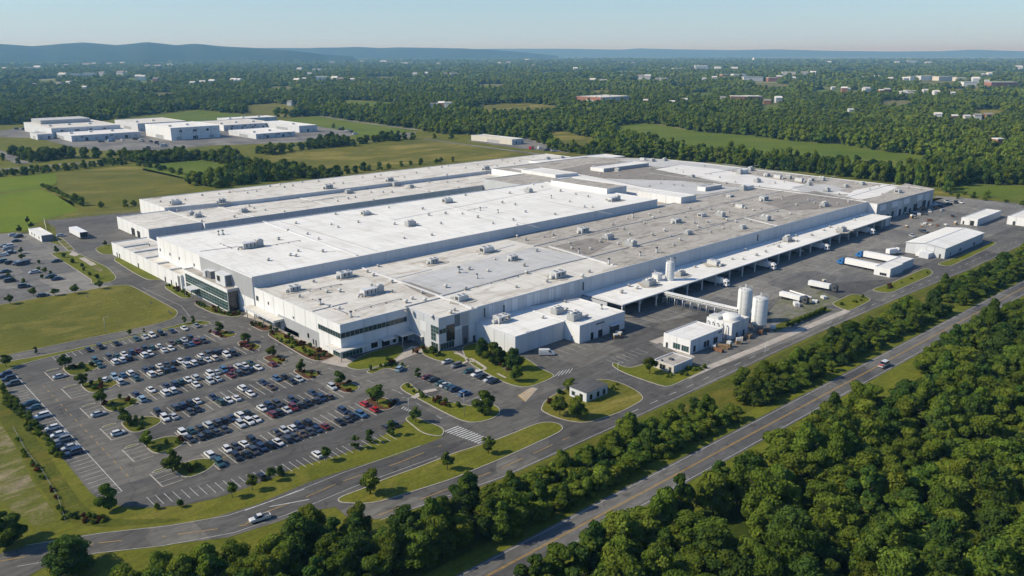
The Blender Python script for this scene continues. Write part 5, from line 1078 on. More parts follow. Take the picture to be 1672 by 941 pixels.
# lorries: box body on a chassis with a cab, nose to -y
def lorry(label, x, y, rz, Lb, cab, group, tractor=False, hb=3.9, kind='lorry', tank=False):
    T = thing(kind, label, 'tanker' if tank else 'lorry', (x, y, .08), rz, group)
    m = MB()
    if tank:
        n = 14; rr = 1.25
        ring = [(rr*math.cos(a*2*math.pi/n), 2.35+rr*math.sin(a*2*math.pi/n)) for a in range(n)]
        pts = [(xx*.7, 0, 2.35+(zz-2.35)*.7) for xx, zz in ring]+[(xx, .5, zz) for xx, zz in ring]+[(xx, Lb-.5, zz) for xx, zz in ring]+[(xx*.7, Lb, 2.35+(zz-2.35)*.7) for xx, zz in ring]
        fs = [(k*n+i, (k+1)*n+i, (k+1)*n+(i+1) % n, k*n+(i+1) % n) for k in range(3) for i in range(n)]+[tuple(range(n)), tuple(range(3*n, 4*n))[::-1]]
        m.faces(pts, fs, 'tank_white', True); m.build('tank', T)
        q = MB(); q.box(-.35, .35, 1, Lb-1, 3.58, 3.68, 'galv'); [q.lathe(0, k, [(.35, 3.5), (.35, 3.9)], 'galv', 10) for k in (Lb*.3, Lb*.6)]; q.build('walkway', T)
    else:
        m.box(-1.3, 1.3, 0, Lb, 1.15, hb, 'trailer_white')
        for k in range(int(Lb/1.2)): m.box(-1.32, 1.32, k*1.2+.1, k*1.2+.16, 1.2, hb-.05, 'coping')
        m.build('trailer' if tractor else 'cargo_box', T)
    m = MB(); m.box(-.5, .5, -1.5, Lb-.2, .75, 1.14, 'frame_dark'); m.build('chassis', T)
    m = MB(); y0 = -1.3
    m.box(-1.2, 1.2, y0-2.2, y0, .6, 2.9, cab); m.faces([(-1.15, y0-2.1, 2.9), (1.15, y0-2.1, 2.9), (1.15, y0, 2.9), (-1.15, y0, 2.9), (-1.1, y0-1.1, 3.6), (1.1, y0-1.1, 3.6), (1.1, y0, 3.7), (-1.1, y0, 3.7)], [(0, 1, 5, 4), (1, 2, 6, 5), (2, 3, 7, 6), (3, 0, 4, 7), (4, 5, 6, 7)], cab)
    if tractor: m.box(-1.05, 1.05, y0-3.4, y0-2.2, .6, 1.7, cab)
    o = m.build('cab', T)
    q = MB(); q.box(-1.0, 1.0, y0-2.26, y0-2.19, 1.75, 2.65, 'glass_dark'); q.box(-1.23, 1.23, y0-1.8, y0-.8, 1.75, 2.6, 'glass_dark'); q.build('windscreen', o)
    for yy in [y0-1.4, Lb*.62, Lb-1.6, Lb-2.8] if Lb > 9 else [y0-1.4, Lb-2.]:
        for sx in (-1.02, 1.02):
            w = MB(); n = 12; ring = [(.5*math.cos(a*2*math.pi/n), .5+.5*math.sin(a*2*math.pi/n)) for a in range(n)]
            w.faces([(sx-.16, yy+u, zz) for u, zz in ring]+[(sx+.16, yy+u, zz) for u, zz in ring], [(i, (i+1) % n, n+(i+1) % n, n+i) for i in range(n)]+[tuple(range(n))[::-1], tuple(range(n, 2*n))], 'tyre'); w.build('wheel', T)
    return T
for i, (x, y, l) in enumerate([(338, 211, 'first white lorry from left backed under the dock canopy'), (384, 212, 'second white lorry from left backed under the dock canopy'), (446, 213.5, 'third white lorry from left backed under the dock canopy'), (508, 214.5, 'white lorry backed under the far right end of the dock canopy')]):
    lorry(l, x, y, 0, 9.5, 'trailer_white', 'white lorries at the canopy docks')
lorry('long white semi-trailer with blue cab, nearer of the two by the sheds', 421.4, 188.2, math.pi-.06, 18.2, 'cab_blue', 'long blue-cab trailers', True, 4.1, 'semi_trailer')
lorry('long white semi-trailer with blue cab, farther of the two by the sheds', 444, 188.4, math.pi-.05, 18.6, 'cab_blue', 'long blue-cab trailers', True, 4.1, 'semi_trailer')
lorry('white bulk trailer with dark cab on the rough ground near the lawn', 368, 170.5, .05, 10.5, 'unit_dark', 'bulk trailers on the rough ground', False, 3.3, 'bulk_trailer')
lorry('pale bulk trailer with dark cab behind the hedge, beside the stored pipes', 340, 170.5, -.05, 10.5, 'unit_dark', 'bulk trailers on the rough ground', False, 3.1, 'bulk_trailer')
lorry('white lorry parked by the left end of the large gabled shed', 466, 180.5, 1.3, 6.5, 'trailer_white', None, False, 3.6)
T = thing('office_trailer', 'long white trailer with dark end standing in the left yard', 'trailer', (140.2, 537, .06), .0); m = MB(); m.box(0, 4.6, 0, 22, .9, 4.3, 'trailer_white'); m.build('body', T); m = MB(); m.box(.1, 4.5, -.06, 0, 1., 4.2, 'dark_void'); m.build('door', T); m = MB(); m.box(.5, 4.1, .5, 21, .3, .9, 'frame_dark'); m.build('chassis', T)
for yy in (2, 4, 19):
    m = MB(); m.box(.2, .6, yy, yy+.9, .0, .9, 'tyre'); m.box(4., 4.4, yy, yy+.9, .0, .9, 'tyre'); m.build('wheel', T)
T, F = house('site_cabin', 'white flat-roofed site cabin with a dark end by the left yard entrance', 'cabin', rect(121, 127.5, 545, 574), 4., ['panel_white', 'panel_dark', 'panel_mid', 'panel_white'], 'roof_bright')
for yy in (550, 560, 566): window(F, (121, yy+1.5), (121, yy), 1.2, 2.6, 1, 1, 'glass_dark')
# yard clutter
CL = [(1505, 371, 'pallet_stack', 'stack of pale pallets, rear yard by the long low shed'), (1560, 367, 'pallet_stack', 'stack of pallets at the left end of the long low shed'), (1480, 372, 'pallet_stack', 'stack of pallets by the small green island in rear yard'), (1488, 357, 'pallet_stack', 'low stack of pallets on the rear yard in front of dock doors'),
      (1012, 551, 'pallet_stack', 'stack of boards beside the annex dock doors'), (1005, 553, 'pallet_stack', 'second stack of boards beside the annex dock doors'), (1165, 571, 'pallet_stack', 'pallets in front of the office block side'), (1190, 567, 'pallet_stack', 'pallet pile beside the tank house'), (1205, 562, 'pallet_stack', 'reddish pile of pallets under the pipe rack'), (1310, 413, 'pallet_stack', 'pallets beside the dock canopy'), (1345, 463.5, 'pallet_stack', 'pallets in the open yard above the bulk trailers')]
for px, py, nm, lab in CL:
    x, y = P(px, py); T = thing(nm, lab, 'pallets', (x, y, .09), R4.uniform(0, 3)); n = R4.randint(3, 6)
    for k in range(n): m = MB(); m.box(-.9, .9, -.8, .8, k*.28, k*.28+.1, 'wood'); m.box(-.85, -.6, -.8, .8, k*.28+.1, k*.28+.26, 'wood'); m.box(.6, .85, -.8, .8, k*.28+.1, k*.28+.26, 'wood'); m.build('pallet', T)
    m = MB(); m.box(-.8, .8, -.7, .7, n*.28, n*.28+R4.uniform(.4, 1.1), R4.choice(['trailer_white', 'unit_metal', 'panel_cream'])); m.build('load', T)
for i, (px, py) in enumerate([(1070, 481), (1084, 494), (1048, 495), (1130, 504), (1140, 500), (1120, 497)]):
    x, y = P(px, py); T = thing('pipe_stand', f'small steel pipe stand, {ORD[i]} from left near the bridge', 'pipe stand', (x, y, .09), 0, 'pipe stands under the conveyor bridge'); m = MB()
    for a in (-.8, .8): m.tube((a, 0, 0), (a, 0, 2.2), .12, 'post_white')
    m.build('post', T); m = MB(); m.tube((-1.2, 0, 2.2), (1.2, 0, 2.2), .16, 'post_white'); m.build('crossbar', T)
R5 = random.Random(9); spots = [(1510, 366), (1520, 368), (1530, 369), (1545, 368), (1518, 362), (1528, 341), (1500, 352), (1485, 351), (1538, 345), (1543, 384), (1180, 570), (1172, 574), (1210, 556), (1222, 552), (1250, 541), (1262, 537), (1300, 500), (1330, 494), (1345, 488), (1010, 547), (1240, 546)]; spots.sort()
for i, (px, py) in enumerate(spots):
    x, y = P(px, py); c_ = R5.choice(['tank_white', 'unit_grey', 'rust', 'panel_cream', 'wood']); T = thing('crate', f'small yard crate or bundle, {ORD[i]} from left across the right-hand yards', 'crate', (x, y, .1), R5.uniform(0, 3), 'crates and bundles in the right-hand yards'); a, b, h = R5.uniform(.8, 2.4), R5.uniform(.6, 1.2), R5.uniform(.7, 1.8)
    m = MB(); m.box(-a, a, -b, b, .14, h, c_); m.build('box', T); m = MB(); m.box(-a+.1, -a+.4, -b, b, 0, .135, 'wood'); m.box(a-.4, a-.1, -b, b, 0, .135, 'wood'); m.build('bearer', T); m = MB(); m.box(-a-.03, a+.03, -.06, .06, .14, h+.03, 'frame_dark'); m.build('strap', T)
# stored pipes on the rough ground
for i, (a, b) in enumerate([((1290, 477), (1325, 488)), ((1287, 480), (1318, 490)), ((1284, 482), (1312, 492))]):
    p, q = P(*a), P(*b); T = thing('pipe_length', f'long pale pipe lying on the rough ground, {ORD[i]} from the road side'.replace('first', 'farthest').replace('third', 'nearest'), 'pipe', (*p, .1), 0, 'pale pipes lying by the bulk trailer'); m = MB(); m.tube((0, 0, .5), (q[0]-p[0], q[1]-p[1], .5), .42, 'trailer_white', 10); m.build('barrel', T)
    m = MB(); m.box(.5, 1., -.8, .8, 0, .12, 'wood'); m.build('bearer', T)
# fences, poles
def fence(label, line, h, step, rails=2, m_='post_white', name='fence'):
    l = resample(line, step); T = thing(name, label, 'fence', (*l[0], 0)); o = Vector((*l[0], 0))
    for i, p in enumerate(l[:99]): m = MB(); m.box(p[0]-o.x-.05, p[0]-o.x+.05, p[1]-o.y-.05, p[1]-o.y+.05, 0, h, m_, False); m.build('post', T)
    m = MB()
    for k in range(rails):
        z = h*(k+1)/(rails+.15)
        for p, q in zip(l, l[1:]): m.tube((p[0]-o.x, p[1]-o.y, z), (q[0]-o.x, q[1]-o.y, z), .035, m_, 4)
    m.build('rail', T)
fence('low grey rail fence along the scrub left of the car park', PP([(22, 700), (42, 737), (70, 772), (95, 815), (107, 852)]), .8, 2.6, 1, 'frame_metal')
fence('white panel fence at the far left corner of the yard', PP([(72, 361), (76, 376)]), 2.2, 1.2, 4)
fence('long post-and-rail fence behind the left yard along the meadow', PP([(72, 361), (110, 357), (150, 352.5), (226, 345)]), 1.8, 2.5, 2, 'frame_metal')
fence('wire fence along the side road at the far right', PP([(1530, 324), (1600, 332), (1668, 341)]), 2., 4., 3, 'frame_metal')
def pole(label, px, py, h):
    x, y = P(px, py); T = thing('lamp_post', label, 'lamp post', (x, y, .06), random.uniform(0, 6)); m = MB(); m.tube((0, 0, 0), (0, 0, h), .09, 'galv', 8, .06); m.tube((0, 0, h), (1.4, 0, h+.15), .05, 'galv', 6); m.build('post', T); m = MB(); m.box(1.2, 1.9, -.15, .15, h+.05, h+.18, 'unit_grey'); m.build('lamp_head', T)
for px, py, h, l in [(758, 679, 7.5, 'slim lamp post on the forecourt island lawn'), (1008, 623, 7, 'slim lamp post behind the gatehouse island'), (668, 688, 8, 'lamp post beside the crossing at bottom right of the car park'), (173, 546, 7, 'lamp post on the top verge of the car park'), (1248, 590, 7, 'lamp post on the verge between the two roads'), (790, 520, 6, 'lamp post by the annex corner')]: pole(l, px, py, h)
for i, (px, py) in enumerate([(279, 515), (276, 512), (143, 487), (247, 497)]):
    x, y = P(px, py); T = thing('lawn_sign', f'small low sign post in the big left lawn, {ORD[i]} listed from its roadside corner', 'sign', (x, y, .17), .5, 'small posts on the big lawn'); m = MB(); m.box(-.05, .05, -.05, .05, 0, 1., 'frame_dark'); m.build('post', T); m = MB(); m.box(-.5, .5, -.08, -.05, .5, 1.1, 'unit_grey'); m.build('board', T)
# ------------------------------------------------------------------ vegetation
def np_mesh(name, V, F4, mats, midx=None, smooth=None):
    me = bpy.data.meshes.new(name); n = len(F4); k = F4.shape[1]
    me.vertices.add(len(V)); me.vertices.foreach_set('co', V.astype(np.float32).ravel())
    me.loops.add(n*k); me.loops.foreach_set('vertex_index', F4.astype(np.int32).ravel())
    me.polygons.add(n); me.polygons.foreach_set('loop_start', np.arange(0, n*k, k, dtype=np.int32))
    if midx is not None: me.polygons.foreach_set('material_index', midx.astype(np.int32))
    if smooth is not None: me.polygons.foreach_set('use_smooth', smooth)
    for m in mats: me.materials.append(MATS[m])
    me.update(calc_edges=True); return me
def blob(c, r, seed, nu=7, nv=5):
    th = np.linspace(.12, math.pi-.12, nv)[:, None]; ph = np.linspace(0, 2*math.pi, nu, endpoint=False)[None, :]
    d = np.stack([np.sin(th)*np.cos(ph), np.sin(th)*np.sin(ph), np.cos(th)*np.ones_like(ph)], -1).reshape(-1, 3)
    V = c+d*r; F = []
    for i in range(nv-1):
        for j in range(nu): F.append((i*nu+j, (i+1)*nu+j, (i+1)*nu+(j+1) % nu, i*nu+(j+1) % nu))
    return V, np.array(F)
def crown(name, seed, R, z0, z1, nl, nleaf, leaf, mats, taper=.6, lobe=(.3, .46), core=.72, up=.35):
    """leafy crown: lobes spread through an uneven volume, each covered with leaf sprays; z0..z1 crown span"""
    r = np.random.default_rng(seed); H = z1-z0; L = []
    for i in range(nl):
        t = r.uniform(0.02, .98) if i else .55
        prof = math.sin(math.pi*min(1, max(0, t*.86+.12)))**.75*(1-taper*max(0, t-.5)) if taper >= 0 else 1
        a = i*2.399+r.uniform(-.5, .5); q = (r.uniform(.35, .9) if i > 2 else r.uniform(0, .25))
        rr = R*prof*q; L.append((rr*math.cos(a)*r.uniform(.8, 1.2), rr*math.sin(a)*r.uniform(.8, 1.2), z0+H*t, R*r.uniform(*lobe)*(.65+.5*prof)))
    L = np.array(L); L[:, 2] = np.clip(L[:, 2], z0+L[:, 3]*.55, z1-L[:, 3]*.5)
    tot = (L[:, 3]**2).sum(); V, F, M = [], [], []; nv = 0
    for x, y, z, lr in L:
        n = max(6, int(nleaf*lr*lr/tot)); d = r.normal(size=(n, 3)); d[:, 2] += up; d /= np.linalg.norm(d, axis=1)[:, None]
        c = np.array((x, y, z))+d*np.array((lr, lr, lr*.82))*r.uniform(.78, 1.12, (n, 1))
        # drop sprays buried in other lobes
        keep = np.ones(n, bool)
        for x2, y2, z2, l2 in L:
            keep &= ~(np.linalg.norm((c-np.array((x2, y2, z2)))/np.array((1, 1, .82)), axis=1) < l2*.74)
        c = c[keep]; d = d[keep]; n = len(c)
        if not n: continue
        nrm = d+r.normal(size=(n, 3))*.4; nrm /= np.linalg.norm(nrm, axis=1)[:, None]
        u = np.cross(nrm, r.normal(size=(n, 3))); u /= np.linalg.norm(u, axis=1)[:, None]; w = np.cross(nrm, u)
        s = leaf*r.uniform(.6, 1.35, (n, 1)); s2 = s*r.uniform(.5, .95, (n, 1))
        q = np.stack([c-u*s, c-w*s2+nrm*s*.15, c+u*s, c+w*s2-nrm*s*.2], 1).reshape(-1, 3)
        V.append(q); F.append(np.arange(n*4).reshape(-1, 4)+nv); nv += n*4; M.append(np.full(n, r.integers(0, len(mats))))
        if core:  # solid blob added inside each lobe to block light through the leaves
            bv, bf = blob(np.array((x, y, z)), np.array((lr, lr, lr*.82))*core, seed); V.append(bv); F.append(bf+nv); nv += len(bv); M.append(np.full(len(bf), 0))
    return np_mesh(name, np.concatenate(V), np.concatenate(F), mats, np.concatenate(M))
def trunk_mesh(name, seed, h, r0, spread, limbs=4):
    r = random.Random(seed); m = MB(); a = (0, 0, 0); b = (r.uniform(-.15, .15), r.uniform(-.15, .15), h*.55); m.tube((0, 0, -.1), b, r0, 'bark', 7, r0*.7)
    c = (b[0]*1.5, b[1]*1.5, h); m.tube(b, c, r0*.7, 'bark', 6, r0*.3)
    for k in range(limbs):
        t = k*2.4+r.uniform(-.4, .4); z = h*r.uniform(.45, .7); m.tube((b[0], b[1], z), (math.cos(t)*spread, math.sin(t)*spread, z+h*r.uniform(.25, .45)), r0*.42, 'bark', 5, r0*.12)
    return m.mesh(name)
BROAD = []
for s, (R_, z0, z1, mats, tp, nl) in enumerate([(4.8, 1.6, 11., ['leaf_mid'], .5, 26), (4.4, 1.4, 9.8, ['leaf_mid', 'leaf_mid', 'leaf_yellow'], .4, 30), (5.4, 1.8, 12., ['leaf_dark'], .5, 34), (3.7, 1.2, 11., ['leaf_dark', 'leaf_dark', 'leaf_mid'], .8, 24),
     (4.8, 1.5, 10., ['leaf_yellow', 'leaf_yellow', 'leaf_mid'], .4, 30), (4.0, 1.2, 9., ['leaf_mid'], .45, 20), (4.6, 1.6, 13., ['leaf_mid', 'leaf_dark'], .75, 34)]):
    BROAD.append((crown('crown', 100+s, R_, z0, z1, nl, 6200, .31, mats, tp, (.24, .42), .7), trunk_mesh('trunk', s, z1*.78, .3, R_*.7, 7), R_, z1))
BLAB = ['mid-green', 'mid-green', 'dark green', 'dark green', 'yellow-green', 'mid-green', 'tall mid-green']
LOTT = [(crown('crown', 200+s, R_, z0, z1, 14, 1500, .2, ['leaf_lot', 'leaf_lot', 'leaf_mid'], tp, (.34, .5), .7), trunk_mesh('trunk', 50+s, z1*.6, .12, R_*.4, 3), R_, z1) for s, (R_, z0, z1, tp) in enumerate([(1.5, 1.3, 5.2, .55), (1.35, 1.2, 5.6, .85), (1.7, 1.5, 5.0, .35)])]
BUSH = [(crown('foliage', 300+s, R_, .0, z1, 12, 1300, .26, mats, .25, (.38, .55), .72), trunk_mesh('stem', 80+s, z1*.5, .08, R_*.4, 3), R_, z1) for s, (R_, z1, mats) in enumerate([(2.0, 2.9, ['leaf_mid', 'leaf_dark']), (1.7, 3.6, ['leaf_dark', 'leaf_mid']), (2.3, 2.5, ['leaf_mid', 'leaf_yellow']), (1.8, 2.4, ['leaf_dark'])])]
SMALLB = [(crown('foliage', 340+s, .75, .0, .95, 7, 260, .16, mats, .2, (.4, .6), .75), trunk_mesh('stem', 90+s, .5, .04, .3, 2), .75, .95) for s, mats in enumerate([['leaf_mid'], ['leaf_red'], ['leaf_dark'], ['leaf_yellow', 'leaf_mid']])]
CONIF = [(crown('crown', 400, 1.5, .6, 5.6, 16, 1500, .2, ['leaf_lot', 'leaf_dark'], 1.55, (.26, .4), .7, .1), trunk_mesh('trunk', 70, 4, .12, .5, 2), 1.5, 5.6)]
def plant(lib, k, x, y, h, w, label, cat='tree', name='broadleaf_tree', group=None, z=0.):
    cm, tm, R_, z1 = lib[k]; T = thing(name, label, cat, (x, y, z), random.uniform(0, 6.28), group)
    T.scale = (w/(2*R_), w/(2*R_), h/z1); link(cm, cm.name.split('.')[0], T); link(tm, tm.name.split('.')[0], T); return T
# named single trees: (lib, variant, base px, base py, height, width, words)
SING = [
 ('L', 0, 106.8, 602.7, 5.5, 4.2, 'small tree on the uppermost left parking island'), ('L', 1, 135.6, 631.5, 5.8, 3.9, 'small tree on the second left parking island from the top'), ('L', 2, 166.4, 662.5, 5.8, 3.8, 'small tree on the third left parking island from the top'),
 ('L', 0, 204.4, 695, 6.0, 3.9, 'small tree on the fourth left parking island from the top'), ('L', 1, 240, 731.5, 6.1, 3.9, 'small tree on the fifth left parking island from the top'), ('L', 0, 282.6, 771.5, 6.4, 4.5, 'small tree on the lowest left parking island'),
 ('B', 5, 177, 832, 6.6, 5., 'rounded tree at the lower left corner of the car park'), ('B', 2, 118, 936, 8.4, 11., 'very broad dark round tree below the entrance road at bottom left'), ('B', 3, 8, 893, 8.5, 8.5, 'dark tree at the far left edge above the entrance road'), ('L', 2, 10.7, 600, 5., 3.7, 'round tree at the upper left corner of the car park'),
 ('L', 2, 412.5, 800.5, 4.6, 2.9, 'round clipped tree right of the bottom bays, left of two bushes'), ('L', 2, 379.6, 812, 4.4, 2.6, 'leftmost tree of the row along the bottom bays'), ('L', 2, 443, 785.5, 4.2, 2.6, 'round clipped tree beside the half-hidden black car'), ('U', 0, 458, 776, 2.6, 2.6, 'round bush between the clipped trees of the bottom bays'),
 ('L', 2, 532, 752.5, 4.4, 2.7, 'round clipped tree beside the lone white car'), ('C', 0, 580.5, 733, 5., 2.8, 'conical tree on the bottom verge, left of two like it'), ('C', 0, 604, 723, 5., 2.6, 'conical tree on the bottom verge, middle of three'), ('C', 0, 639.5, 711.5, 6., 3., 'conical tree on the bottom verge, beside the dark cars'),
 ('L', 0, 679, 691, 5.3, 3.2, 'small tree on the corner lawn by the crossing'), ('L', 1, 604.5, 807.5, 8., 5.6, 'tall oval tree in the middle of the grass median'), ('L', 0, 730.5, 768, 5.4, 3.2, 'oval tree on the grass median, right of the tallest one'), ('L', 1, 797, 741.5, 6., 3.6, 'oval tree at the right end of the grass median'),
 ('B', 3, 764, 823, 8.6, 8., 'loose greyish tree standing beside the lower road'), ('L', 1, 359, 544.5, 5.8, 4.0, 'small tree on the uppermost right parking island'), ('L', 2, 401, 560.5, 4.4, 3.8, 'small tree on the second right parking island from the top'), ('L', 2, 444.5, 584, 4.5, 3.6, 'small tree on the third right parking island from the top'),
 ('L', 0, 492, 608, 4.8, 3.4, 'small tree on the fourth right parking island from the top'), ('L', 1, 555.7, 629, 6.0, 4.2, 'small tree on the fifth right parking island from the top'), ('L', 2, 616, 659.5, 6.7, 5.5, 'bushy tree on the lowest right parking island with red planting'),
 ('L', 1, 302, 529, 4., 1.9, 'slim young tree at the tip of the top verge, left of a darker one'), ('C', 0, 315.5, 527.5, 3.8, 1.9, 'slim dark young tree at the tip of the top verge'), ('L', 1, 212, 547.7, 3., 1.8, 'young tree on the top verge beside the teal car'), ('C', 0, 235.7, 544, 2.4, 1.2, 'thin dark sapling on the top verge'), ('C', 0, 59, 578, 3.5, 1.4, 'thin sapling on the lawn edge at upper left'),
 ('B', 2, 787, 584, 7.4, 6., 'round tree on the courtyard lawn, leftmost and hindmost of the big ones'), ('B', 5, 806, 594, 7.8, 6.8, 'full round tree in the middle of the courtyard lawn'), ('B', 2, 838, 604, 8., 7., 'dark round tree nearest the annex on the courtyard lawn'), ('B', 0, 842, 623, 5.6, 4.6, 'reddish-edged small tree in front of the dark round one'),
 ('U', 2, 822, 590, 3.6, 3.2, 'yellow-green bush between the courtyard trees'), ('B', 5, 790.5, 676, 7.4, 6.4, 'large round tree at the right end of the forecourt island'), ('L', 2, 1060, 610.5, 6.4, 4.8, 'small tree on the lawn left of the low beige building'), ('L', 1, 929, 640, 5.6, 4.8, 'tree behind the left corner of the gatehouse'),
 ('L', 2, 914, 679, 6.2, 5.2, 'tree left in front of the gatehouse'), ('B', 1, 942, 683, 7., 6.2, 'wider tree right in front of the gatehouse'), ('L', 1, 708, 581, 4.4, 3.6, 'bushy tree at the foot of the grey corner tower'), ('C', 0, 634, 598, 4.2, 2.6, 'dark small tree in the bed before the front hall'), ('C', 0, 682, 616, 4., 2.6, 'conical tree at the left tip of the forecourt island'),
 ('L', 2, 123, 480, 4.6, 3.8, 'round tree at the left lawn top edge, second from right'), ('L', 2, 90, 483, 3.6, 3.8, 'low round tree at the left lawn top edge, third from right'), ('L', 2, 163.5, 472, 4.4, 3.4, 'round tree at the left lawn top edge, rightmost'), ('L', 2, 55, 484, 4.4, 3.4, 'round tree at the left lawn top edge, fourth from right'), ('L', 2, 17, 497, 4.6, 3.4, 'round tree at the left lawn top edge, fifth from right'),
 ('L', 0, 93, 415, 4.6, 2.8, 'dark tree at the top corner of the sloping lawn strip'), ('L', 0, 32, 381, 5., 3., 'dark tree by the grass beyond the far left car park'), ('L', 0, 46, 366, 5., 2.6, 'lone dark tree beside the bright field edge'), ('L', 0, 52, 373, 4., 3.4, 'dark shrubby tree behind the white site cabin'), ('L', 0, 172, 402, 3.2, 2.2, 'little dark tree on the small lawn by the left yard'), ('L', 0, 35, 414.5, 3.6, 2.8, 'small tree at the upper end of a far left aisle'), ('L', 2, 36, 425, 3.6, 3.2, 'yellowish small tree in a far left aisle'), ('L', 2, 74, 447, 3.4, 2.6, 'small tree in the middle far left aisle'),
]
LIB = {'L': LOTT, 'B': BROAD, 'U': BUSH, 'C': CONIF, 'S': SMALLB}
for lib, k, px, py, h, w, lab in SING:
    x, y = P(px, py); plant(LIB[lib], k, x, y, h, w, lab, 'bush' if lib == 'U' else 'tree', {'C': 'conical_tree', 'U': 'bush'}.get(lib, 'ornamental_tree'), None, .1)
RV = random.Random(21)
def scat(poly_px, n, lib, hr, wr, name, cat, labs, group, z=.15, ks=None, mind=.8, world=False):
    p = poly_px if world else PP(poly_px); x0, x1 = min(a for a, b in p), max(a for a, b in p); y0, y1 = min(b for a, b in p), max(b for a, b in p); pts = []; tries = 0
    while len(pts) < n and tries < n*400:
        tries += 1; x, y = RV.uniform(x0, x1), RV.uniform(y0, y1)
        if inpoly1(x, y, p) and all((x-a)**2+(y-b)**2 > mind**2 for a, b in pts): pts.append((x, y))
    for x, y in pts:
        k = RV.choice(ks or range(len(LIB[lib]))); plant(LIB[lib], k, x, y, RV.uniform(*hr), RV.uniform(*wr), labs[k] if isinstance(labs, (list, tuple)) else labs, cat, name, group, z)
    return pts
def inpoly1(x, y, p):
    c = False; n = len(p)
    for i in range(n):
        (x1, y1), (x2, y2) = p[i], p[i-1]
        if (y1 > y) != (y2 > y) and x < (x2-x1)*(y-y1)/(y2-y1)+x1: c = not c
    return c
BL = lambda s: ['small green shrub '+s, 'small red-brown shrub '+s, 'small dark shrub '+s, 'small yellow-green shrub '+s]
beds = [([(437, 545), (455, 541), (499, 563), (543, 580), (523, 590), (500, 584)], 34, 'in the bed along the front hall'), ([(405, 529), (420, 527), (446, 537), (430, 541)], 8, 'in the small bed at the canopy walk'), ([(318, 497), (325, 494), (377, 513.3), (394, 513), (379, 517), (347, 510)], 22, 'in the bed before the glazed entrance'),
   ([(270, 468), (280, 463), (312, 481), (310, 487)], 12, 'on the lawn left of the glazed porch'), ([(776, 571), (800, 572), (838, 590), (842, 604), (850, 615), (830, 609)], 12, 'on the courtyard lawn under the trees'), ([(656, 633), (668, 628), (690, 647), (770, 666), (735, 668), (683, 650)], 14, 'on the forecourt island'),
   ([(888, 664), (893, 655), (918, 640), (925, 645), (905, 668)], 7, 'left of the gatehouse'), ([(965, 630), (1000, 624), (1028, 637), (1000, 640)], 5, 'on the grass behind the gatehouse'), ([(1085, 616), (1130, 600), (1152, 602), (1100, 622)], 9, 'beside the low beige building'), ([(1225, 455), (1225, 455), (1230, 458)], 0, ''),
   ([(598, 607), (640, 592), (660, 598), (630, 600)], 8, 'in the bed before the front hall corner'), ([(670, 577), (680, 567), (735, 576), (730, 583), (700, 580)], 9, 'at the foot of the corner tower'), ([(1360, 498), (1392, 482), (1415, 487), (1388, 505)], 5, 'on the lawn point by the bulk trailers'), ([(1425, 475), (1512, 440), (1518, 446), (1450, 474)], 9, 'on the lawn point by the loading sheds')]
for pts, n, s in beds:
    if n: scat(pts, n, 'S', (.8, 1.7), (1.1, 2.3), 'shrub', 'shrub', BL(s), 'small shrubs '+s)
for i, (x0, y0, y1) in enumerate(ISL): scat([(x0+6, y0+.5), (x0+13.5, y0+2), (x0+15, y0+4.5), (x0+12, y1-1), (x0+6, y1-.8)], 6, 'S', (.9, 1.8), (1.2, 2.4), 'shrub', 'shrub', BL(f'on the {ORD[i]} left parking island from the top'), f'small shrubs on the {ORD[i]} left parking island', world=True)
for i, r in enumerate(RISL): scat(list(r), 5, 'S', (.7, 1.2), (1., 1.8), 'shrub', 'shrub', ['small red-brown shrub '+f'on the {ORD[i]} right parking island from the top']*4, f'small shrubs on the {ORD[i]} right parking island', ks=[1])
scat([(0, 640), (10, 640), (45, 683), (92, 738), (104, 752), (98, 754), (60, 722), (20, 672), (0, 655)], 26, 'L', (2.4, 3.6), (1.8, 2.8), 'sapling', 'sapling', 'yellow-green sapling in the row along the left kerb', 'saplings along the left kerb', .05, None, 1.6)
scat([(20, 700), (42, 738), (70, 774), (95, 817), (108, 853), (104, 853), (80, 800), (36, 742)], 18, 'S', (.8, 1.3), (1., 1.8), 'shrub', 'shrub', BL('along the rail fence left of the car park'), 'small shrubs along the rail fence', .05)
scat([(112, 845), (150, 838), (175, 846), (172, 856), (120, 856)], 14, 'S', (.7, 1.2), (1., 1.9), 'shrub', 'shrub', BL('on the scrub below the car park corner'), 'small shrubs below the car park corner', .05)
for i, (px, py, h) in enumerate([(257, 831, 1.4), (294, 828, 1.7), (105, 421, 2.2), (119, 430, 2.4), (134, 437, 2.), (137, 443, 1.6), (147, 450, 1.8), (159, 456, 2.2), (64, 431, 1.8), (63, 441, 1.6), (69, 455, 1.8), (84, 457, 1.8), (39, 461, 1.8), (83, 448, 1.6), (22, 460, 1.7), (14, 452, 1.8), (38, 466, 1.6)]):
    x, y = P(px, py); plant(SMALLB, i % 3 if i % 3 != 1 else 2, x, y, h, h*1.2, f'low dark shrub, {ORD[i]} among the scattered ones at left', 'shrub', 'shrub', 'loose dark shrubs at left', .1)
hed = resample(PP([(1287, 535), (1310, 525), (1345, 509)]), 1.5)
T = thing('hedge', 'thick clipped hedge between silo yard and perimeter road', 'hedge', (*hed[0], .1)); 
hv = [crown('h', 500+i, 1.1, 0, 2., 6, 420, .22, ['leaf_mid', 'leaf_dark'], .1, (.5, .7), .8) for i in range(3)]
V, F, M, nv = [], [], [], 0
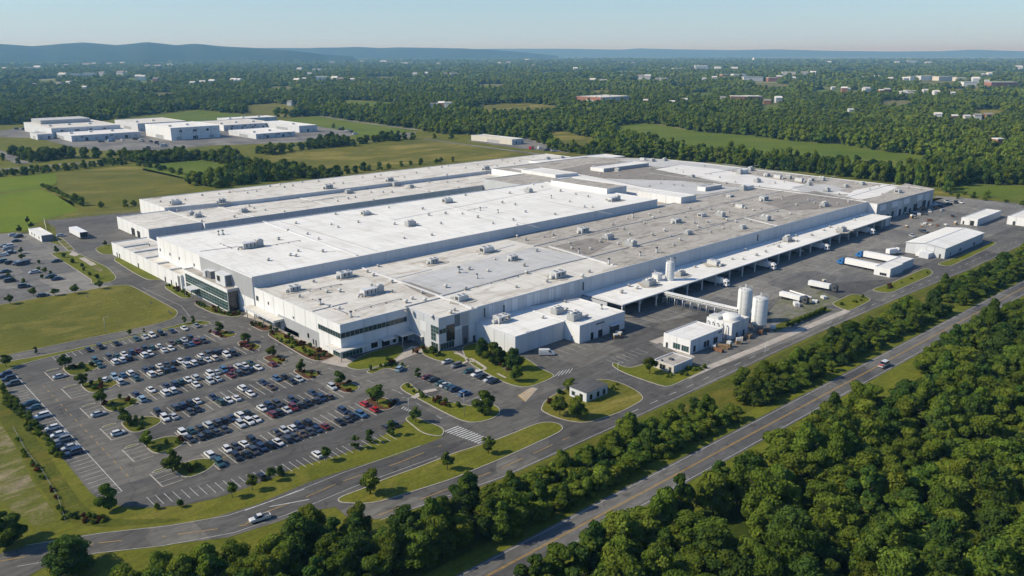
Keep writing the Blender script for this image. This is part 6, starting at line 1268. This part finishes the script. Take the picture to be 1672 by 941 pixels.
for i, (x, y) in enumerate(hed):
    me = hv[i % 3]; v = np.empty(len(me.vertices)*3, np.float32); me.vertices.foreach_get('co', v); v = v.reshape(-1, 3)+np.array((x-hed[0][0], y-hed[0][1], 0)); f = np.empty(len(me.loops), np.int32); me.loops.foreach_get('vertex_index', f)
    V.append(v); F.append(f.reshape(-1, 4)+nv); nv += len(v)
link(np_mesh('foliage', np.concatenate(V), np.concatenate(F), ['leaf_mid']), 'foliage', T)
# roadside woods: individuals, near ones first
def poisson(poly, dmin, seed, tries=40000, keep=None, cap=9999):
    r = np.random.default_rng(seed); p = np.array(poly); lo, hi = p.min(0), p.max(0); pts = np.empty((0, 2)); c = r.uniform(lo, hi, (tries, 2)); ins = inpoly(c, poly); c = c[ins]
    if keep is not None: c = c[keep(c)]
    out = []
    cell = {}
    for x, y in c:
        k = (int(x/dmin), int(y/dmin)); ok = True
        for i in (-1, 0, 1):
            for j in (-1, 0, 1):
                for a, b in cell.get((k[0]+i, k[1]+j), ()):
                    if (a-x)**2+(b-y)**2 < dmin*dmin: ok = False; break
        if ok: cell.setdefault(k, []).append((x, y)); out.append((x, y))
        if len(out) >= cap: break
    return out
def inpoly(c, poly):
    x, y = c[:, 0], c[:, 1]; r = np.zeros(len(c), bool); n = len(poly)
    for i in range(n):
        (x1, y1), (x2, y2) = poly[i], poly[i-1]
        if y1 == y2: continue
        r ^= ((y1 > y) != (y2 > y)) & (x < (x2-x1)*(y-y1)/(y2-y1)+x1)
    return r
def pxof(c, z=0.):
    u = c[:, 0]*FW[0]+c[:, 1]*FW[1]; r = c[:, 0]*RT[0]+c[:, 1]*RT[1]; dz = z-CH
    zc = u*math.cos(TH)-dz*math.sin(TH); return 836+FL*r/zc, 470.5-FL*(u*math.sin(TH)+dz*math.cos(TH))/zc, zc
EXTRA = []   # (x, y, sx, sz, lib index) for the woodland mass
def wood(poly, dmin, seed, words, group, hs=(.75, 1.1), ws=(.8, 1.08), cap=230, margin=60, gaps=()):
    pts = poisson(poly, dmin, seed)
    pts = [p for p in pts if not any((p[0]-a)**2+(p[1]-b)**2 < r_*r_ for a, b, r_ in gaps)]
    c = np.array(pts); px, py, zc = pxof(c, 6.); vis = (px > -margin) & (px < 1672+margin) & (py < 941+margin) & (zc > 0); order = np.argsort(zc); m = 0
    for i in order:
        k = RV.choices(range(7), [3.2, 3., 2.8, 2.2, 1., 2.6, 2.2])[0]; h = RV.uniform(*hs); w = RV.uniform(*ws); x, y = c[i]
        if vis[i] and m < cap:
            cm, tm, R_, z1 = BROAD[k]; plant(BROAD, k, x, y, z1*h, 2*R_*w, f'{BLAB[k]} tree '+words, 'tree', 'broadleaf_tree', group, 0.); m += 1
        else: EXTRA.append((x, y, w, h, k % 4))
    return m
nA = wood([HWY(60, -11.), HWY(110, -12.2), HWY(190, -13.5), HWY(230, -16), HWY(262, -14), HWY(300, -13.5), HWY(420, -13), HWY(620, -12)]+[(620, 20), (420, -20), (150, -20), (60, 30)], 6.2, 41, 'in the dense wood on the right, below the highway', 'trees of the wood below the highway', (.66, 1.2), (.8, 1.3), 225, gaps=[(151, 84, 6.), (150, 78, 4), (282, 97, 8.5), (275, 93, 6), (268, 97, 9), (260, 96, 7)])
nB = wood(PP([(150, 945, 8), (215, 912, 8), (260, 900, 8), (310, 890, 8), (372, 886, 8), (440, 878, 8), (470, 848, 8), (500, 832, 8), (540, 834, 8), (590, 824, 8), (620, 842, 8), (660, 848, 6), (700, 842, 6), (745, 822, 6), (790, 808, 6), (850, 790, 5)])+[(118, 126), (100, 127.), (80, 128), (30, 130), (0, 160)], 5.2, 42, 'in the wood between the entrance road and the highway', 'trees of the wood between the two roads', (.6, .95), (.72, 1.0), 70)
# thicket between perimeter road and highway: bushes with young trees
SP = [HWY(112, 7.5), HWY(200, 9.2), HWY(300, 8.8), HWY(450, 8.2), HWY(640, 8)]+[(640, 132.5), (470, 131.), (385, 133), (300, 134.5), (240, 134.2), (180, 135.5), (140, 137.5), (118, 138.5)]
pts = poisson(SP, 2.5, 43, 40000); clump = lambda x, y: math.sin(x*.11)+math.sin(x*.043+1.3)+.8*math.sin(x*.23+y*.35)
BUL = ['mid-green bush', 'tall dark bush', 'broad yellowish bush', 'dark rounded bush']
nb_ = nt_ = 0
RV.shuffle(pts)
for x, y in pts:
    q = clump(x, y); k = RV.randrange(4)
    if RV.random() < (.2 if q < -.8 else .88):
        if nb_ < 290: plant(BUSH, k, x, y, BUSH[k][3]*RV.uniform(.7, 1.6), 2*BUSH[k][2]*RV.uniform(.85, 1.4), BUL[k]+' in the thicket between perimeter road and highway', 'bush', 'bush', 'bushes of the roadside thicket'); nb_ += 1
        else: EXTRA.append((x, y, RV.uniform(.4, .62), RV.uniform(.25, .5), k))
for x, y in sorted(poisson([SP[0]]+[(a, b+1.) for a, b in SP[1:5]]+[(a, b-1.) for a, b in SP[5:]], 5.4, 44)):
    if clump(x, y) > -.1 and RV.random() < .85 and nt_ < 130:
        k = RV.choice([0, 2, 3, 5, 6]); plant(BROAD, k, x, y, BROAD[k][3]*RV.uniform(.42, .78), 2*BROAD[k][2]*RV.uniform(.5, .85), f'young {BLAB[k]} tree rising from the thicket between the roads', 'tree', 'young_tree', 'young trees in the roadside thicket'); nt_ += 1
for px, py, h in [(1212, 640, 8.5), (1385, 560, 9), (1225, 655, 8), (1300, 598, 7), (1478, 512, 8), (1150, 683, 7.5), (1060, 715, 6.5), (1085, 715, 6), (990, 745, 6), (1460, 525, 8), (1560, 487, 8.5), (1640, 440, 9), (1600, 462, 8), (1520, 500, 7.5)]:
    x, y = P(px, py); k = RV.choice([0, 2, 5]); plant(BROAD, k, x, y, h, h*.85, f'tallest {BLAB[k]} trees standing out of the thicket between the roads', 'tree', 'young_tree', 'tallest trees of the roadside thicket')
# ------------------------------------------------------------------ woodland mass (mid distance and far)
FB = [(-700, 204), (0, 205), (60, 200.5), (95, 201), (165, 197.5), (215, 191), (300, 181), (324, 180), (396, 187.5), (440, 193), (525, 189.5), (600, 200.5), (681, 212), (720, 219), (762, 221), (800, 222.5), (860, 227), (894, 238), (925, 248), (985, 254), (1050, 258), (1149, 265.5), (1340, 286), (1530, 309), (1548, 315), (1640, 320), (2300, 400)]
fpoly = [P(*p) for p in FB]+[P(2600, 90.), P(836, 88.), P(-900, 90.)]
holes = [PP(p) for m_, p in FIELDS.values()]+[PP([(45, 232), (45, 205), (200, 196), (380, 186), (530, 200), (530, 228)])]
for bx, by, w_, h_ in TOWN:
    x, y = P(bx, by, house_z(by)); d = math.hypot(x, y); hw = max(16, w_*d/1360*.75); fx, fy = x/d, y/d
    holes.append([(x+fx*a-fy*b, y+fy*a+fx*b) for a, b in ((-hw*.5-d*.06, -hw*.8), (-hw*.5-d*.06, hw*.8), (hw, hw), (hw, -hw))])
for bx, by, rx in ((836, 237, 860), (981, 168, 1030), (1135, 114, 1160), (1482, 104, 1500)):
    holes.append(PP([(bx-46, by-4), (bx-44, by+4.5), (bx-4, by+8.), (rx+3, by+6), (rx+4, by-3), (bx, by-5)]) if bx in (836, 981) else PP([(bx-6, by-1), (bx-6, by+4), (rx+4, by+4), (rx+4, by-1)]))
small_holes = holes
def ringpts(d0, d1, s, ang=.72, jit=.42):
    r = np.random.default_rng(int(d0)); n = int(2*d1/s)+2
    u = np.arange(d0*.6, d1+s, s); w = np.arange(-d1*math.tan(ang)*1.02, d1*math.tan(ang)*1.02, s)
    U, W = np.meshgrid(u, w); U = U+(np.arange(len(w)) % 2)[:, None]*s*.5
    U = U.ravel()+r.uniform(-jit, jit, U.size)*s; W = W.ravel()+r.uniform(-jit, jit, W.size)*s
    D = np.hypot(U, W); k = (D >= d0) & (D < d1) & (np.abs(W) < U*math.tan(ang)); U, W = U[k], W[k]
    return np.stack([U*FW[0]+W*RT[0], U*FW[1]+W*RT[1]], 1)
bands = [(420, 900, 8.4), (900, 1500, 10.4), (1500, 2300, 13.5), (2300, 3400, 18), (3400, 5200, 26), (5200, 8200, 40), (8200, 14000, 66)]
PT = []
def warp(c, s, a): return np.sin(c[:, 0]/s+1.7*np.sin(c[:, 1]/(s*1.7)))+np.sin(c[:, 1]/(s*1.3)+1.3*np.sin(c[:, 0]/(s*.8)))*a
for d0, d1, s in bands:
    c = ringpts(d0, d1, s, .60 if d0 > 1500 else .66); c = c[inpoly(c, fpoly)]
    for h in holes: c = c[~inpoly(c, h)]
    r = np.random.default_rng(int(d1)); n = len(c)
    tall = np.clip(.95+.14*warp(c, 70+s*5, 1.)+r.normal(0, .2, n), .45, 1.6)*(1+s/90)
    k = warp(c, 120+s*5, .8) > -1.45 if d0 > 1500 else np.ones(n, bool)     # little clearings far out
    w = s/8.8*r.uniform(.68, 1.22, n)
    lod = 0 if d1 <= 900 else (4 if d1 <= 2300 else 8)
    for (x, y), hh, ww, kk, ok in zip(c, tall, w, r.integers(0, 4, n), k):
        if ok: PT.append((x, y, ww, hh*(1 if d0 < 3400 else 1.15), lod+kk, 0))
def strip_wood(base, s=7.6, hs=(.7, 1.1), seed=1, ws=(.8, 1.15), lod=0):
    for x, y in poisson(base, s, seed, 30000): PT.append((x, y, RV.uniform(*ws), RV.uniform(*hs), lod+RV.randrange(4), 0))
strip_wood(PP([(310, 297), (351, 308.5), (402, 300), (470, 293.5), (540, 289.5), (553, 289), (545, 280, 8), (520, 274, 9), (473, 263, 9), (410, 261, 9), (350, 275, 9), (317, 288, 8)]), 7.2, seed=2)
strip_wood(PP([(240, 268), (326, 261), (346, 264), (371, 269), (405, 271.5), (408, 267, 8), (400, 260, 8), (376, 241, 9), (337, 245, 10), (281, 241, 10), (240, 251, 9)]), seed=3)
strip_wood(PP([(418, 250), (459, 248), (500, 244), (577, 238), (577, 228, 9), (543, 216, 11), (500, 230, 9), (440, 240, 9)]), seed=4)
strip_wood(PP([(582, 236), (620, 231), (676, 228), (682, 216, 9), (633, 217, 9), (586, 224, 9)]), seed=5)
strip_wood(PP([(18, 252), (52, 265), (108, 259), (197, 259), (212, 265), (237, 268), (269, 263), (290, 256), (285, 245, 9), (240, 246, 8), (215, 243, 11), (154, 245, 9), (108, 242, 9), (72, 243, 9), (27, 241, 9)]), 8.5, seed=6)
strip_wood(PP([(-40, 292), (0, 289), (54, 285), (162, 273), (206, 270), (206, 266), (160, 268), (54, 279), (0, 284), (-40, 287)]), 7.5, (.3, .6), 7, (.4, .8))
strip_wood(PP([(225, 271), (250, 276), (297, 287), (300, 284), (250, 272)]), 8., (.25, .5), 8, (.4, .7))
strip_wood(PP([(68, 306), (95, 317), (118, 329), (121, 327), (95, 313), (70, 304)]), 4., (.18, .32), 9, (.3, .5))
strip_wood(PP([(1550, 318), (1672, 338), (1672, 333), (1560, 315)]), 11., (.15, .35), 13, (.25, .5))
strip_wood(PP([(895, 244), (925, 249), (985, 256), (985, 254), (930, 246)]), 6., (.5, .8), 14, (.6, .9))
for px, py, h in [(124, 332, 7), (134.5, 336, 6.5), (165, 339, 4.5), (205, 338, 5), (219, 336, 4), (566.7, 284, 7), (581, 282, 6.5), (594, 279, 8), (603, 278, 5), (619.5, 277.5, 7), (634.6, 276, 5.5), (655, 272.5, 5.5), (670, 270, 4.5), (687, 269.5, 6), (713, 267, 5), (720, 265, 5), (739, 264.5, 5), (645, 231, 9), (709, 226, 6), (736, 227, 8), (560, 213, 5), (545, 209, 6), (37, 262, 6), (30, 268, 6), (5, 262, 7), (1563, 325, 4), (1590, 322, 4), (1612, 322, 5)]:
    x, y = P(px, py); PT.append((x, y, h/10.5, h/10.5, RV.randrange(4), 0))
for x, y, w, h, k in EXTRA: PT.append((x, y, w, h, k, 0))
PT = np.array(PT); PT[:, 5] = rng.uniform(0, 6.28, len(PT))
LODC = bpy.data.collections.new('woodland_source')
def add_src(name, me):
    o = bpy.data.objects.new(name, me); LODC.objects.link(o)
for i in range(4): add_src(f'a{i}', crown(f'woodland_near', 600+i, 4.9, .3, 10.6+i*.3, 16, 1100, .62, [['leaf_mid', 'leaf_far'], ['leaf_dark', 'leaf_far'], ['leaf_far', 'leaf_mid'], ['leaf_mid', 'leaf_yellow']][i], .45, (.34, .5), .8))
for i in range(4): add_src(f'b{i}', crown(f'woodland_mid', 640+i, 5.2, .2, 10.6+i*.4, 9, 170, 1.25, [['leaf_far'], ['leaf_dark', 'leaf_far'], ['leaf_far', 'leaf_mid'], ['leaf_mid', 'leaf_far']][i], .45, (.4, .58), .86))
for i in range(4): add_src(f'c{i}', crown(f'woodland_far', 680+i, 5.4, .0, 10.6+i*.6, 5, 36, 2.2, [['leaf_far'], ['leaf_far', 'leaf_dark'], ['leaf_far'], ['leaf_far', 'leaf_mid']][i], .4, (.5, .66), .9))
me = bpy.data.meshes.new('woodland'); n = len(PT); me.vertices.add(n)
co = np.zeros((n, 3), np.float32); co[:, :2] = PT[:, :2]; me.vertices.foreach_set('co', co.ravel())
at = me.attributes.new('scl', 'FLOAT_VECTOR', 'POINT'); sv = np.stack([PT[:, 2], PT[:, 2], PT[:, 3]], 1).astype(np.float32); at.data.foreach_set('vector', sv.ravel())
at = me.attributes.new('rot', 'FLOAT_VECTOR', 'POINT'); rv = np.zeros((n, 3), np.float32); rv[:, 2] = PT[:, 5]; at.data.foreach_set('vector', rv.ravel())
at = me.attributes.new('idx', 'INT', 'POINT'); at.data.foreach_set('value', PT[:, 4].astype(np.int32))
wo = link(me, 'woodland'); stuff(wo); wo['label'] = 'broad green woodland stretching from the factory to the horizon'
ng = bpy.data.node_groups.new('woodland', 'GeometryNodeTree'); ng.interface.new_socket('Geometry', in_out='INPUT', socket_type='NodeSocketGeometry'); ng.interface.new_socket('Geometry', in_out='OUTPUT', socket_type='NodeSocketGeometry')
N = ng.nodes.new; gi, go = N('NodeGroupInput'), N('NodeGroupOutput'); ip = N('GeometryNodeInstanceOnPoints'); ci = N('GeometryNodeCollectionInfo')
ci.inputs['Collection'].default_value = LODC; ci.inputs['Separate Children'].default_value = True; ci.inputs['Reset Children'].default_value = True
def na(name, t): a = N('GeometryNodeInputNamedAttribute'); a.data_type = t; a.inputs['Name'].default_value = name; return a.outputs['Attribute']
er = N('FunctionNodeEulerToRotation'); lk = ng.links.new
lk(gi.outputs[0], ip.inputs['Points']); lk(ci.outputs[0], ip.inputs['Instance']); ip.inputs['Pick Instance'].default_value = True
lk(na('idx', 'INT'), ip.inputs['Instance Index']); lk(na('rot', 'FLOAT_VECTOR'), er.inputs[0]); lk(er.outputs[0], ip.inputs['Rotation']); lk(na('scl', 'FLOAT_VECTOR'), ip.inputs['Scale']); lk(ip.outputs[0], go.inputs[0])
md = wo.modifiers.new('scatter', 'NODES'); md.node_group = ng
sheet('forest_floor', fpoly, .04, 'far_floor')
print('TREES', nA, nB, nb_, nt_, 'woodland', n)
# ------------------------------------------------------------------ air, light, camera
hz = MB(); hz.box(-47000, 62000, -47000, 62000, -1, 330, 'grass'); hzo = hz.build('haze'); stuff(hzo); hzo.data.materials.clear()
hm = bpy.data.materials.new('haze'); hm.use_nodes = True; nt = hm.node_tree; nt.nodes.remove(nt.nodes['Principled BSDF'])
pv = nt.nodes.new('ShaderNodeVolumePrincipled'); pv.inputs['Color'].default_value = (.26, .60, 1., 1); pv.inputs['Absorption Color'].default_value = (1, 1, 1, 1); pv.inputs['Density'].default_value = 8e-5; pv.inputs['Anisotropy'].default_value = .1
nt.links.new(pv.outputs[0], nt.nodes['Material Output'].inputs['Volume']); hzo.data.materials.append(hm)
ELEV = 38.; SAZ = (-.80, .60)
W = bpy.data.worlds.new('World'); SC.world = W; W.use_nodes = True; nt = W.node_tree
sk = nt.nodes.new('ShaderNodeTexSky'); sk.sky_type = 'NISHITA'; sk.sun_disc = False; sk.sun_elevation = math.radians(ELEV); sk.sun_rotation = math.atan2(SAZ[0], SAZ[1]); sk.altitude = 100; sk.air_density = 1.; sk.dust_density = .5; sk.ozone_density = 1.
skc = mix(nt, 1., sk.outputs[0], (.68, .89, 1.17), 'MULTIPLY')
sx = nt.nodes.new('ShaderNodeSeparateXYZ'); nt.links.new(coords(nt, 'Generated'), sx.inputs[0])
pale = ramp(nt, sx.outputs['Z'], [(.0, (1, 1, 1)), (.03, (.5, .5, .5)), (.1, (0, 0, 0))])
nt.links.new(mix(nt, pale, skc, (4.4, 5.95, 7.2)), nt.nodes['Background'].inputs['Color']); nt.nodes['Background'].inputs['Strength'].default_value = .12
sl = bpy.data.lights.new('sun', 'SUN'); sl.energy = 5.0; sl.angle = math.radians(.53); sl.color = (1, .90, .71); so = bpy.data.objects.new('sun', sl); COL.objects.link(so)
ce, se = math.cos(math.radians(ELEV)), math.sin(math.radians(ELEV)); so.rotation_euler = Vector((-SAZ[0]*ce, -SAZ[1]*ce, -se)).to_track_quat('-Z', 'Y').to_euler(); so.location = (0, 0, 250)
cd = bpy.data.cameras.new('camera'); cd.sensor_width = 36.; cd.lens = FL/1672*36; cd.clip_start = 1.; cd.clip_end = 150000.
co_ = bpy.data.objects.new('camera', cd); COL.objects.link(co_); co_.location = (0, 0, CH)
co_.rotation_euler = Vector((FW[0]*math.cos(TH), FW[1]*math.cos(TH), -math.sin(TH))).to_track_quat('-Z', 'Y').to_euler(); SC.camera = co_
SC.view_settings.view_transform = 'Standard'; SC.view_settings.look = 'None'; SC.view_settings.exposure = 0.; SC.view_settings.gamma = 1.
SC.render.engine = 'CYCLES'; SC.cycles.max_bounces = 5; SC.cycles.diffuse_bounces = 2; SC.cycles.glossy_bounces = 2; SC.cycles.transparent_max_bounces = 4; SC.cycles.volume_bounces = 0; SC.cycles.use_denoising = True
